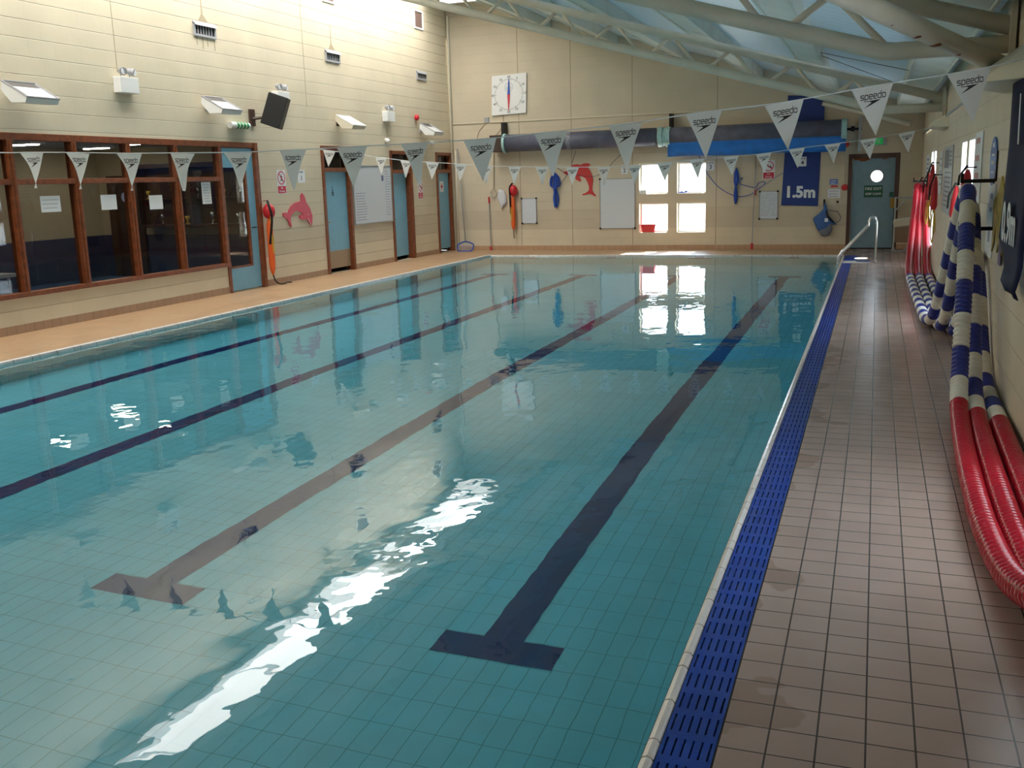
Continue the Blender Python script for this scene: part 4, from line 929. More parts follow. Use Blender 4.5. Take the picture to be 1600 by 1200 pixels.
rb = roller(-4.52, -.73, 'dark grey pool cover roller high on the far wall, right half')
for x in (-4.80, -4.62): MB().tube([(x, RY, RZ), (x+.1, RY, RZ)], .225, 28, rad=[.228, .222]).build('collar', M_COLLAR, rb, smooth=False)
MB().tube([(-4.72, RY, RZ), (-4.6, RY, RZ)], .2, 24).build('coupling', M_COLLAR, rb, smooth=True)
MB().tube([(-.77, RY, RZ), (-.66, RY, RZ)], .23, 28).build('end_flange', M_COLLAR, rb)
MB().tube([(-.66, RY, RZ), (-.36, RY+.1, RZ)], .028, 10).box(-.58, -.50, RY-.05, RY+.05, RZ-.05, RZ+.06).build('drive_shaft', M_BLACK, rb)
MB().box(-.42, -.36, RY+.05, YF, 2.15, 2.90).build('bracket', M_GREYM, rb); MB().box(-4.58, -4.52, RY+.1, YF, 2.75, 3.14).build('bracket', M_BLACK, rb)
b = MB(); n_ = 40
for i in range(n_+1):
    x = -4.57+(3.9)*i/n_; wv = .012*math.sin(i*1.3)+.008*math.sin(i*.5)
    for k, (dy, z) in enumerate(((-.15, RZ-.145), (-.12+wv*.5, RZ-.20), (-.12+wv, 2.30), (-.12+wv*1.3, 2.16+.01*math.sin(i*.3)))):
        b.v.append((x, RY+dy, z)); 
for i in range(n_):
    for k in range(3): a = i*4+k; b.face((a, a+1, a+5, a+4))
o = b.build('hanging_cover', M_COVER, rb, smooth=True); md = o.modifiers.new('thickness', 'SOLIDIFY'); md.thickness = .012
b = MB(); b.tube([(-.69, YF-.015, 2.9), (-.69, YF-.015, 1.42)], .01, 8); tag(b.build('alarm_conduit', M_CREAMP), 'thin cream conduit dropping to the red call point on the far wall', 'pipe')
o = MB().tube([(-.675, YF, 1.37), (-.675, YF-.04, 1.37)], .07, 20).build('fire_call_point', M_RED); tag(o, 'round red fire bell beside the fire exit door', 'alarm')
o = MB().tube([(-.66, YF, 2.31), (-.66, YF-.05, 2.31)], .055, 16).build('fire_bell', M_RED); tag(o, 'round red sounder under the right end of the roller', 'alarm')

# banners on far wall
r = empty('depth_banner', (-1.6, YF-.01, 1.0), 'navy blue banner reading 1.5m hanging below the roller', 'banner')
MB().prism([(-2.04, YF-.02, 1.0), (-1.235, YF-.02, .97), (-1.20, YF-.02, 2.4), (-1.98, YF-.02, 2.4)], (0, .012, 0)).build('cloth', M_NAVY, r)
text('lettering', '1.5m', .34, (-1.63, YF-.022, 1.28), (1, 0, -.03), PZ, M_PAPER, r, bold=.015)
b = MB(); b.prism([(-1.95, YF-.06, 2.82), (-1.16, YF-.06, 2.82), (-1.16, YF-.06, 3.36), (-1.95, YF-.06, 3.42)], (0, .04, 0)); tag(b.build('wall_banner', M_NAVY), 'plain navy blue panel above the right roller under the roof', 'banner')

# whiteboards far wall
def fboard(x0, x1, z0, z1, label, lines=0, tilt=0, fm=M_ALU, seed=1):
    r = empty('whiteboard', ((x0+x1)/2, YF, z0), label, 'whiteboard')
    MB().prism([(x0, YF-.025, z0), (x1, YF-.025, z0+tilt), (x1, YF-.025, z1+tilt), (x0, YF-.025, z1)], (0, .02, 0)).build('panel', M_BOARD, r)
    b = MB(); b.tube([(x0, YF-.025, z0), (x1, YF-.025, z0+tilt), (x1, YF-.025, z1+tilt), (x0, YF-.025, z1)], .011, 6, closed=True); b.build('frame', fm, r)
    if lines:
        random.seed(seed); b = MB()
        for i in range(lines):
            z = z1-.05-(z1-z0-.08)*i/lines; a = x0+.04
            while a < x1-.06: w_ = random.uniform(.02, .06); b.box(a, min(a+w_, x1-.03), YF-.0265, YF-.026, z-.005, z+.003); a += w_+.015+.06*(random.random() > .7)
        b.build('handwriting', mat('faint_ink', (.28, .31, .40, 1), .7), r)
    for (x, z) in ((x0, z0), (x1, z0), (x0, z1), (x1, z1)): MB().box(x-.02, x+.02, YF-.038, YF-.01, z-.02, z+.02).build('corner_cap', M_BLACK, r)
fboard(-8.33, -7.95, .67, 1.28, 'small blank whiteboard on the far wall beside the orange rescue float')
fboard(-6.31, -5.45, .52, 1.70, 'large blank whiteboard on the far wall left of the windows', fm=M_GREYM)
fboard(-2.52, -2.12, .70, 1.32, 'small whiteboard covered in handwriting beside the navy banner', 11)
def fsheet(x0, x1, z0, z1, label, m=M_PAPER, lines=3, lm=None):
    o = MB().box(x0, x1, YF-.004, YF, z0, z1).build('notice', m); tag(o, label, 'notice')
    b = MB()
    for i in range(lines): z = z1-(z1-z0)*(i+.8)/(lines+.4); b.box(x0+.03, x1-.04-.03*(i % 2), YF-.005, YF-.004, z-.006, z+.006)
    if lines: b.build('lettering', lm or mat('pale_print', (.5, .3, .3, 1), .7), o)
    return o
fsheet(-1.03, -.76, 1.14, 1.34, 'white notice with faint print beside the fire bell')
fsheet(-1.0, -.82, 1.44, 1.56, 'blue and white notice above the white one beside the fire exit door', mat('blue_notice', (.16, .24, .55, 1), .6), 2, M_PAPER)
fsheet(-.97, -.82, 1.38, 1.42, 'narrow red strip notice below the blue notice on the far wall', M_INKRED, 0)

# far door
b = MB(); f = .07; b.box(-.61, -.53, YF-.02, YF+.12, 0, 2.09); b.box(.37, .46, YF-.02, YF+.12, 0, 2.09); b.box(-.53, .37, YF-.02, YF+.12, 1.99, 2.09)
fd = struct(b.build('door_6', mat('dark_brown_wood', (.07, .025, .015, 1), .45), bevel=.005), 'grey blue fire exit door with porthole in the far wall')
b = MB(); b.ring((0, YF+.03, 1.60), (1, 0, 0), (0, 0, 1), .14, .47, (0, .05, 0), 40)
# door leaf with a round hole
b = MB(); n_ = 40; cx_, cz_, rh = -.005, 1.60, .135; x0, x1, z0, z1 = -.53, .37, .03, 1.99
for yy in (YF+.03, YF+.08):
    base = len(b.v)
    ring = [(cx_+rh*math.cos(2*PI*i/n_), yy, cz_+rh*math.sin(2*PI*i/n_)) for i in range(n_)]
    outer = []
    for i in range(n_):
        a = 2*PI*i/n_; c_, s_ = math.cos(a), math.sin(a)
        t = min(((x1-cx_)/c_ if c_ > 1e-6 else 1e9), ((x0-cx_)/c_ if c_ < -1e-6 else 1e9), ((z1-cz_)/s_ if s_ > 1e-6 else 1e9), ((z0-cz_)/s_ if s_ < -1e-6 else 1e9))
        outer.append((cx_+c_*t, yy, cz_+s_*t))
    b.v += ring+outer
    for i in range(n_): j = (i+1) % n_; b.face((base+i, base+j, base+n_+j, base+n_+i))
    for cxn, czn in ((x0, z0), (x1, z0), (x0, z1), (x1, z1)):   # corner fill
        best = [k for k in range(n_)]
        for k in range(n_):
            p, q = outer[k], outer[(k+1) % n_]
            if (abs(p[0]-cxn) < 1e-6 and abs(q[2]-czn) < 1e-6) or (abs(p[2]-czn) < 1e-6 and abs(q[0]-cxn) < 1e-6):
                if p[0] != q[0] and p[2] != q[2]: b.v.append((cxn, yy, czn)); b.face((base+n_+k, base+n_+(k+1) % n_, len(b.v)-1))
for i in range(n_): j = (i+1) % n_; a = 0; b2_ = len(b.v)
b.build('door_leaf', M_DOORG, fd)
b = MB(); b.ring((cx_, YF+.022, cz_), (1, 0, 0), (0, 0, 1), rh-.012, rh+.012, (0, .06, 0), 40); b.build('porthole_rim', M_GREYM, fd)
MB().tube([(cx_, YF+.05, cz_), (cx_, YF+.056, cz_)], rh, 40).build('porthole_pane', M_GLASS, fd)
s = MB().box(-.26, .13, YF+.022, YF+.03, 1.14, 1.40).build('fire_exit_sign', M_DKGREEN, fd)
text('lettering', 'FIRE EXIT', .085, (-.065, YF+.021, 1.325), PX, PZ, M_PAPER, s, bold=.001); text('lettering', 'KEEP CLEAR', .062, (-.065, YF+.021, 1.215), PX, PZ, M_PAPER, s, bold=.001)
MB().box(.27, .36, YF+.022, YF+.03, 1.14, 1.25).build('push_sign', M_DKGREEN, fd)
b = MB(); b.box(-.50, -.15, YF+.026, YF+.031, 1.955, 1.99); b.sphere((-.3, YF+.03, 1.95), .03, 8, 5, (3, .1, .8)); b.sphere((.15, YF+.03, 1.97), .02, 8, 5, (4, .1, .6)); b.build('rust_patches', M_RUST, fd)
b = MB(); b.box(-.53, .37, YF+.0, YF+.1, 0, .028); b.build('threshold', M_BLACK, fd)
r = empty('exit_sign', (.03, YF, 2.35), 'green illuminated running figure exit sign above the fire exit door', 'exit sign')
MB().box(-.10, .16, YF-.05, YF, 2.26, 2.42).build('case', M_GREYM, r); MB().box(-.09, .09, YF-.056, YF-.05, 2.28, 2.41).build('green_panel', mat('exit_green_lit', (.02, .55, .12, 1), .5, emit=.12), r)
b = MB(); yq = YF-.058
for p, q, t in (((.0, 2.385), (.0, 2.345), .010), ((.0, 2.345), (.03, 2.30), .006), ((.0, 2.345), (-.035, 2.31), .006), ((-.03, 2.37), (.035, 2.36), .005)):
    P_, Q_ = Vector((p[0], yq, p[1])), Vector((q[0], yq, q[1])); dd = (Q_-P_).normalized().cross(Vector((0, 1, 0)))*t; b.prism([P_+dd, P_-dd, Q_-dd, Q_+dd], (0, .002, 0))
b.build('running_figure', M_PAPER, r)
o = MB().box(.30, .40, YF-.11, YF-.02, .90, 1.12).build('key_box', mat('ochre_box', (.4, .22, .03, 1), .5)); tag(o, 'ochre yellow box fixed on the frame right of the fire exit door', 'box')

# skeins, cords
def skein(x, z0, z1, label, m=M_BLUE, seed=1, w_=.10):
    random.seed(seed); r = empty('rope_coil', (x, YF, z0), label, 'rope'); zm = z0+(z1-z0)*.45
    MB().tube([(x, YF, z0+.01), (x, YF-.08, z0+.015)], .01, 6).build('hook', M_GREYM, r)
    b = MB()
    for i in range(9):
        a = random.uniform(-w_, w_); c_ = random.uniform(-w_*.7, w_*.7); y = YF-.03-.012*(i % 4)
        b.tube(catmull([(x, y, z0), (x+a*.9, y, z0-.12), (x+a, y-.01, z0-.3), (x+a*.25, y-.03, zm), (x+c_, y-.01, zm-.2), (x+c_*.9, y, z1+.1), (x+c_*.4, y, z1+random.uniform(-.02, .04)), (x-c_*.2, y-.01, z1+.12), (x-c_*.3, y-.03, zm-.1), (x-a*.2, y-.03, zm), (x-a*.8, y-.02, z0-.3), (x-a*.6, y, z0-.1), (x, y, z0)], 5), .013, 6)
    b.build('loops', m, r, smooth=True)
    MB().tube([(x-.035, YF-.06, zm), (x+.035, YF-.06, zm+.01)], .035, 8).build('binding', m, r, smooth=True)
    return r
skein(-7.44, 1.88, 1.07, 'thick blue rope coil hanging on the far wall left of the scarlet dolphin', seed=2, w_=.12)
rs = skein(-3.06, 1.86, 1.06, 'slim blue rope coil with trailing cord hanging right of the windows', seed=4, w_=.06)
b = MB(); b.tube(catmull([(x, YF-.04, z) for x, z in [(-3.948, 2.221), (-3.857, 2.043), (-3.751, 1.807), (-3.496, 1.48), (-3.199, 1.283), (-2.979, 1.22), (-2.733, 1.258), (-2.535, 1.399), (-2.422, 1.482), (-2.424, 1.54), (-2.552, 1.514), (-2.622, 1.415), (-2.839, 1.464), (-2.985, 1.525), (-2.914, 1.639), (-3.015, 1.613)]], 6), .009, 6)
b.tube([(x, YF-.045, z) for x, z in [(-2.535, 1.399), (-2.129, 1.661), (-1.715, 1.904)]], .005, 6); b.build('cord', M_BLUE, rs, smooth=True)
b = MB(); b.tube([(-6.9, YF-.04, 2.4), (-7.02, YF-.04, 2.05)], .006, 6); b.tube([(-7.33, YF-.04, 1.57), (-7.12, YF-.04, 1.84), (-7.05, YF-.04, 1.93)], .007, 6); b.tube([(-7.38, YF-.04, 2.0), (-7.1, YF-.04, 1.84), (-6.47, YF-.04, 1.765), (-6.17, YF-.04, 1.85), (-6.0, YF-.04, 2.07), (-5.77, YF-.04, 2.28)], .006, 6)
tag(b.build('loose_cord', mat('dark_cord', (.05, .06, .12, 1), .6)), 'thin dark cords strung around the scarlet dolphin', 'cord')

# kit bag
r = empty('kit_bag', (-1.1, YF, .3), 'blue fabric bag with grey base hanging from a hook left of the fire exit', 'bag')
BG = [(-1.091, 1.049), (-1.047, 1.013), (-0.987, 0.763), (-0.915, 0.673), (-0.799, 0.555), (-0.919, 0.548), (-0.906, 0.423), (-0.971, 0.316), (-1.074, 0.295), (-1.136, 0.317), (-1.236, 0.462), (-1.321, 0.66), (-1.322, 0.705), (-1.195, 0.802), (-1.112, 0.907)]
def pillow(outline, y, thick, name, m, parent):
    cx = sum(p[0] for p in outline)/len(outline); cz = sum(p[1] for p in outline)/len(outline); b = MB(); n_ = len(outline); rings = [(1, 0), (.92, .6), (.7, .9), (.35, 1)]
    for sgn in (-1, 1):
        base = len(b.v)
        for s_, h_ in rings:
            for x, z in outline: b.v.append((cx+(x-cx)*s_, y+sgn*thick*h_*(.5 if sgn > 0 else 1), cz+(z-cz)*s_))
        b.v.append((cx, y+sgn*thick*(.5 if sgn > 0 else 1), cz)); c_ = len(b.v)-1
        for k in range(len(rings)-1):
            for i in range(n_): j = (i+1) % n_; b.face((base+k*n_+i, base+k*n_+j, base+(k+1)*n_+j, base+(k+1)*n_+i))
        for i in range(n_): j = (i+1) % n_; b.face((base+(len(rings)-1)*n_+i, base+(len(rings)-1)*n_+j, c_))
    return b.build(name, m, parent, smooth=True)
pillow(BG, YF-.075, .06, 'body', M_BAG, r)
pillow([(-1.2, .42), (-1.0, .52), (-.93, .62), (-.90, .45), (-.97, .31), (-1.074, .285), (-1.14, .31)], YF-.085, .06, 'base_panel', M_BAGG, r)
MB().tube([(-1.095, YF-.025, 1.10), (-1.095, YF-.06, 1.10), (-1.091, YF-.07, .98), (-1.0, YF-.15, .74), (-.88, YF-.12, .60)], .022, 8).build('strap', M_BLACK, r)
MB().tube([(x, YF-.1, z) for x, z in [(-0.982, 0.87), (-0.801, 0.849), (-0.728, 0.724), (-0.742, 0.653), (-0.809, 0.6)]], .01, 6).build('handle', M_BAGG, r)
MB().box(-1.07, -1.0, YF-.142, YF-.137, .62, .70).build('badge', M_PAPER, r)
o = MB().box(-.83, -.79, YF-.05, YF, 1.03, 1.08).build('coat_hook', M_BLACK); tag(o, 'small black empty hook between the hanging bag and the fire exit', 'hook')

# poles and leaf net on far wall
r = empty('leaf_net', (-9.75, 23.5, 0), 'blue framed leaf skimmer net on a pole standing in the far left corner', 'pool net')
MB().tube([(-9.76, 23.42, .22), (-10.0, 23.66, 2.55)], .016, 8).build('pole', M_ALU, r, smooth=True)
loop = [(-9.97, 23.38, .16), (-9.93, 23.32, .02), (-9.75, 23.30, .01), (-9.57, 23.32, .02), (-9.53, 23.38, .16), (-9.62, 23.40, .21), (-9.75, 23.41, .24), (-9.88, 23.40, .21)]
b = MB(); b.tube(catmull(loop+[loop[0]], 4), .018, 8, closed=False); b.build('rim', mat('blue_net_frame', (.02, .08, .42, 1), .5), r, smooth=True)
b = MB()
for i in range(13): x = -9.93+i*.03; b.tube([(x, 23.31, .02), (x, 23.40, .2)], .0022, 4)
for i in range(6): t = i/5; b.tube([(-9.96, 23.31+.08*t, .03+.16*t), (-9.54, 23.31+.08*t, .03+.16*t)], .0022, 4)
b.build('mesh', mat('pale_net', (.45, .5, .62, 1), .7), r)
r = empty('rescue_pole', (-9.18, YF-.1, 0), 'thin grey pole with red ends standing against the far wall near the corner', 'pole')
MB().tube([(-9.16, YF-.12, .06), (-9.20, YF-.04, 1.20)], .013, 8).build('shaft', M_ALU, r); MB().tube([(-9.20, YF-.04, 1.18), (-9.205, YF-.03, 1.34)], .022, 8).build('grip', M_RED, r); MB().tube([(-9.155, YF-.12, .01), (-9.16, YF-.12, .10)], .026, 8).build('foot', M_RED, r)
r = empty('rescue_pole', (-2.65, YF-.1, 0), 'thin grey pole with red ends standing beside the small written whiteboard', 'pole')
MB().tube([(-2.665, YF-.12, .06), (-2.62, YF-.04, 2.2)], .011, 8).build('shaft', M_GREYM, r); MB().tube([(-2.62, YF-.05, 1.24), (-2.622, YF-.05, 1.36)], .025, 8).build('grip', M_RED, r); MB().tube([(-2.667, YF-.12, .01), (-2.665, YF-.12, .15)], .03, 8).build('foot', M_RED, r)
r = empty('throw_line', (-9.08, YF, 1.4), 'cream throw line hanging from the roller end near the far corner', 'rope')
MB().tube([(-9.03, YF-.04, 2.45), (-9.06, YF-.04, 1.55)], .01, 6).build('line', mat('hemp', (.35, .28, .18, 1), .8), r)
b = MB()
for i in range(3): b.tube(catmull([(-9.06, YF-.05, 1.55), (-9.14, YF-.05, 1.47), (-9.13+.02*i, YF-.06, 1.37), (-9.05, YF-.05, 1.33), (-8.98, YF-.05, 1.42), (-9.06, YF-.05, 1.55)], 5), .012, 6)
b.build('coil', mat('cream_rope', (.5, .42, .32, 1), .8), r)
r = tag(pillow([(-8.93, 1.52), (-8.80, 1.50), (-8.74, 1.36), (-8.72, 1.18), (-8.82, 1.10), (-8.86, 1.02), (-8.92, 1.18), (-8.98, 1.32)], YF-.05, .04, 'mesh_bag', mat('white_net', (.66, .66, .68, 1), .8), None), 'white net bag hanging on the far wall left of the rescue float', 'bag')
# window sill clutter
r = empty('storage_tub', (-5.13, YF+.1, .41), 'small red plastic tub on the lower left far window sill', 'tub')
b = MB(); b.hexa([(-5.27, YF+.02, .415), (-4.99, YF+.02, .415), (-4.99, YF+.15, .415), (-5.27, YF+.15, .415), (-5.31, YF-.01, .60), (-4.95, YF-.01, .60), (-4.95, YF+.16, .60), (-5.31, YF+.16, .60)]); b.build('body', M_TUB, r)
MB().box(-5.325, -4.935, YF-.02, YF+.165, .592, .607).build('rim', M_TUB, r)
o = MB().box(-5.33, -5.18, YF+.03, YF+.14, 1.32, 1.42).build('white_box', M_WHITE, bevel=.01); tag(o, 'small white box on the upper left far window sill', 'box')
r = empty('goggles', (-4.3, YF+.08, 1.32), 'blue swimming goggles lying on the upper right far window sill', 'goggles')
MB().sphere((-4.34, YF+.08, 1.35), .03, 10, 6, (1.3, .8, .8)).build('lens', M_BLUE, r); MB().sphere((-4.24, YF+.08, 1.36), .03, 10, 6, (1.3, .8, .8)).build('lens', M_BLUE, r)
MB().tube(catmull([(-4.40, YF+.08, 1.35), (-4.38, YF+.1, 1.34), (-4.28, YF+.06, 1.34), (-4.18, YF+.08, 1.37)], 4), .01, 6).build('strap', M_BLUE, r)

# ------------------------------------------------------------------ pool handrails, chair
for y, lab in ((20.12, 'nearer'), (20.85, 'further')):
    r = empty('pool_handrail', (.03, y, 0), 'bent stainless steel pool handrail, the %s of the pair at the steps' % lab, 'handrail')
    pts = [(-.63, y, -.5), (-.645, y, -.1), (-.64, y, .08), (-.60, y, .17), (-.50, y, .27), (-.16, y, .65), (-.115, y, .70), (-.11, y, .76), (-.085, y, .82), (-.03, y, .845), (.02, y, .81), (.035, y, .72), (.035, y, .4), (.035, y, .0)]
    MB().tube(catmull(pts, 4), .019, 12).build('rail', M_CHROME, r, smooth=True)
    MB().tube([(.035, y, 0), (.035, y, .015)], .055, 18).build('foot_flange', M_CHROME, r)
r = empty('poolside_seat', (.56, 23.0, 0), 'cream folding hoist seat on a grey frame beside the fire exit door', 'pool seat')
b = MB()
for x in (.40, .78):
    b.tube([(x, 23.35, .02), (x, 23.35, 1.15)], .018, 8)
b.tube([(.40, 23.35, 1.13), (.78, 23.35, 1.13)], .018, 8); b.tube([(.40, 23.35, .85), (.62, 23.35, 1.10)], .014, 8); b.tube([(.36, 22.8, .02), (.80, 22.8, .02)], .016, 8); b.tube([(.42, 22.8, .02), (.40, 23.35, .1)], .014, 8); b.tube([(.6, 22.8, .03), (.78, 23.1, .28)], .014, 8)
b.tube([(.37, 22.8, .02), (.43, 22.85, .55)], .014, 8); b.build('frame', M_ALU, r)
b = MB(); b.hexa([(.38, 22.8, .52), (.80, 22.8, .58), (.80, 23.2, .58), (.40, 23.2, .54), (.36, 22.78, .66), (.80, 22.78, .74), (.80, 23.2, .74), (.38, 23.2, .68)]); b.build('seat', M_CREAMP, r, bevel=.02)
b = MB(); b.hexa([(.40, 22.82, .20), (.78, 22.82, .20), (.78, 22.88, .20), (.40, 22.88, .20), (.41, 22.8, .52), (.80, 22.8, .56), (.80, 22.86, .56), (.41, 22.86, .52)]); b.build('leg_panel', mat('brown_panel', (.25, .16, .10, 1), .6), r)

# ------------------------------------------------------------------ bunting lines
def stroke(b, pts, t, P, closed=False):
    n = len(pts); 
    for i in range(n if closed else n-1):
        a, c = Vector(pts[i]), Vector(pts[(i+1) % n]); d_ = (c-a)
        if d_.length < 1e-6: continue
        d_.normalize(); nn = Vector((-d_.y, d_.x))*t/2; a2, c2 = a-d_*t*.45, c+d_*t*.45
        b.quad(P(*(a2-nn)), P(*(c2-nn)), P(*(c2+nn)), P(*(a2+nn)))
GL = {
 's': ([(.9, 1), (.15, 1), (0, .85), (0, .64), (.12, .52), (.78, .48), (.9, .36), (.9, .15), (.75, 0), (0, 0)],),
 'p': ([(-.04, -.5), (0, .85), (.15, 1), (.75, 1), (.9, .85), (.9, .15), (.75, 0), (.1, 0)],),
 'e': ([(.05, .5), (.9, .5), (.9, .85), (.75, 1), (.15, 1), (0, .85), (0, .15), (.15, 0), (.85, 0)],),
 'd': ([(.95, 1.5), (.9, 0), (.15, 0), (0, .15), (0, .85), (.15, 1), (.85, 1)],),
 'o': ([(.15, 0), (.75, 0), (.9, .15), (.9, .85), (.75, 1), (.15, 1), (0, .85), (0, .15), (.15, 0)],)}
def pennant_mesh(kind, amp, curl):
    """pennant .25 wide, .31 long; local origin at the middle of its top edge"""
    Wd, H = .25, .31; N = 8
    def S(u, v, off=0):       # u -.5...5 across, v 0..1 down
        w_ = Wd*(1-v)
        c_ = 1-curl*math.sin(v*PI)*.35
        x = u*w_*c_+curl*.012*v; y = amp*math.sin(u*2.2+v*3)*.02*(.3+v)+amp*.012*math.sin(v*5)
        return (x, y-off, -H*v)
    b = MB()
    for i in range(N+1):
        for j in range(5): b.v.append(S(-.5+j/4, min(i/N, .985)))
    for i in range(N):
        for j in range(4): a = i*5+j; b.face((a, a+1, a+6, a+5))
    # hem tape
    me = bpy.data.meshes.new('pennant'); me.from_pydata(b.v, [], b.f); me.materials.append(M_PENN); me.polygons.foreach_set('use_smooth', [True]*len(me.polygons)); me.update()
    b = MB()
    def LP(x, z): # metres on the cloth -> surface
        v = min(max(-z/H, 0), .98); w_ = Wd*(1-v); return S(x/w_, v, .0015)
    hz = .0265; x0 = -.074; adv = .0262
    for k, ch in enumerate('speedo'):
        for st in GL[ch]:
            P = lambda x, y: LP(x0+k*adv+x*.0205+y*.002, -.073+y*hz)
            stroke(b, st, .21, P)
    for poly in ([(-.045, -.0845), (.048, -.0825), (.010, -.1), (-.058, -.128), (-.0095, -.0945), (-.024, -.0885), (-.045, -.0885)],):
        b.quad(*[LP(x, z) for x, z in poly])
    ml = bpy.data.meshes.new('printed_logo'); ml.from_pydata(b.v, [], b.f); ml.materials.append(M_LOGO); ml.update()
    return me, ml
PEN = [pennant_mesh(0, a, c_) for a, c_ in ((.25, .1), (.9, .8), (-.7, .5), (.5, 0), (-.3, .2))]
def bunting(y, line, flags, label, thick):
    root = empty('bunting_line', (line[0][0], y, line[0][1]), label, 'bunting')
    L = Vector(root.location)
    MB().tube(catmull([(x, y, z) for x, z in line], 6), thick, 6).build('cord', M_PAPER, root, smooth=True)
    for (x0, z0, x1, z1, k) in flags:
        me, ml = PEN[k]; o = bpy.data.objects.new('pennant', me); COL.objects.link(o); o.parent = root
        o.location = Vector(((x0+x1)/2, y, (z0+z1)/2-.003))-L
        o.rotation_euler = (random.uniform(-.05, .05), -math.atan2(z1-z0, x1-x0), random.uniform(-.12, .12))
        q = bpy.data.objects.new('printed_logo', ml); COL.objects.link(q); q.parent = o
    return root
NF = [(-7.09, 2.10, -6.86, 2.10), (-6.59, 2.09, -6.35, 2.07), (-6.05, 2.06, -5.80, 2.05), (-5.52, 2.05, -5.25, 2.03), (-4.98, 2.03, -4.72, 2.02), (-4.47, 2.03, -4.20, 2.02), (-3.93, 2.03, -3.69, 2.03), (-3.39, 2.03, -3.16, 2.04), (-2.88, 2.04, -2.62, 2.05), (-2.32, 2.07, -2.09, 2.075), (-1.78, 2.10, -1.54, 2.11), (-1.24, 2.15, -1.00, 2.165), (-.72, 2.18, -.47, 2.21), (-.18, 2.25, .07, 2.28), (.39, 2.31, .62, 2.34)]
KN = [1, 1, 1, 2, 1, 4, 0, 2, 3, 4, 4, 0, 3, 3, 0]
lineN = [(XL+.02, 2.32), (-8.5, 2.17), (-7.33, 2.11)]+[((a+c)/2, (b_+d)/2) for a, b_, c, d in NF]+[(.80, 2.375), (.90, 2.40)]
random.seed(11)
bunting(6.94, lineN, [(*f_, k) for f_, k in zip(NF, KN)], 'nearer line of white printed pennants strung across the pool', .0045)
FF = [(-9.92, 2.40, -9.66, 2.37), (-8.83, 2.23, -8.57, 2.21), (-8.3, 2.16, -8.06, 2.13), (-7.79, 2.11, -7.53, 2.09), (-7.23, 2.06, -6.98, 2.04), (-6.72, 2.01, -6.48, 1.99), (-6.19, 1.98, -5.94, 1.97), (-5.67, 1.955, -5.43, 1.95), (-5.12, 1.935, -4.88, 1.93), (-4.56, 1.92, -4.31, 1.92), (-4.02, 1.925, -3.78, 1.93), (-3.5, 1.95, -3.26, 1.96), (-2.96, 1.985, -2.71, 2.0), (-2.40, 2.01, -2.16, 2.03), (-1.88, 2.04, -1.63, 2.06), (-1.36, 2.10, -1.11, 2.12), (-.82, 2.15, -.56, 2.17), (-.28, 2.2, -.03, 2.23), (.28, 2.28, .52, 2.31)]
lineF = [(XL+.02, 2.44)]+[((a+c)/2, (b_+d)/2) for a, b_, c, d in FF]+[(.66, 2.335), (.90, 2.37)]
bunting(16.94, lineF, [(*f_, random.choice((0, 3, 4, 2))) for f_ in FF], 'further line of white printed pennants strung across the deep end', .006)

# ------------------------------------------------------------------ right wall fittings
def right_panel(y0, y1, z0, z1, name, m, label, cat, t=.012, bars=None, bm=None):
    o = MB().box(XR-t, XR-.002, y0, y1, z0, z1).build(name, m); tag(o, label, cat)
    if bars:
        b = MB()
        for (a, c, d, e_) in bars: b.box(XR-t-.001, XR-t, y0+(y1-y0)*a, y0+(y1-y0)*c, z0+(z1-z0)*d, z0+(z1-z0)*e_)
        b.build('lettering', bm, o)
    return o
pb = [(.1, .85, .9-i*.07, .93-i*.07) for i in range(3)]+[(.15, .8, .55-i*.06, .57-i*.06) for i in range(8)]
right_panel(14.25, 15.95, 1.12, 2.03, 'poster', mat('grey_poster', (.38, .40, .40, 1), .35), 'large grey printed poster on the right wall between the windows', 'poster', bars=[(.45, .95, .68, .95)]+[(.1, .35, .9-i*.06, .92-i*.06) for i in range(4)]+[(.15, .85, .6-i*.07, .62-i*.07) for i in range(8)], bm=mat('poster_ink', (.12, .13, .15, 1), .5))
right_panel(10.38, 11.12, .75, 2.07, 'safety_poster', M_PAPER, 'tall white safety poster with pink panels on the right wall', 'poster', bars=[(.3, .85, .92-i*.125, .96-i*.125) for i in range(7)], bm=mat('poster_pink', (.55, .28, .30, 1), .6))
right_panel(16.45, 17.15, 1.35, 1.99, 'notice', M_PAPER, 'white notice on the right wall just before the far window group', 'notice', bars=[(.2, .8, .8-i*.15, .85-i*.15) for i in range(5)], bm=M_GREYM)
right_panel(20.5, 21.7, 1.45, 2.0, 'notice', M_PAPER, 'white notice on the right wall nearest the far corner', 'notice', bars=[(.2, .8, .8-i*.15, .85-i*.15) for i in range(4)], bm=mat('notice_blue', (.2, .25, .5, 1), .6))
o = MB().prism([(XR-.014, 9.35+.24*math.cos(2*PI*i/32), 1.785+.20*math.sin(2*PI*i/32)) for i in range(32)], (.012, 0, 0)).build('oval_sign', mat('blue_oval', (.06, .14, .42, 1), .5)); tag(o, 'blue oval sign on a white board on the right wall', 'sign')
b = MB()
for i, (a, c) in enumerate(((.5, .06), (.9, .03), (1.1, .05), (.8, .02))): b.box(XR-.0155, XR-.014, 9.35-.12*a, 9.35+.12*a, 1.90-i*.07, 1.90-i*.07+c*.6)
b.build('lettering', M_PAPER, o)
right_panel(9.05, 9.58, 1.0, 1.60, 'white_strip_notice', M_PAPER, 'white strip notice directly below the blue oval sign', 'notice', bars=[(.25, .6, .8, .87), (.3, .6, .62, .68), (.35, .6, .2, .42)], bm=mat('strip_print', (.25, .28, .45, 1), .6))
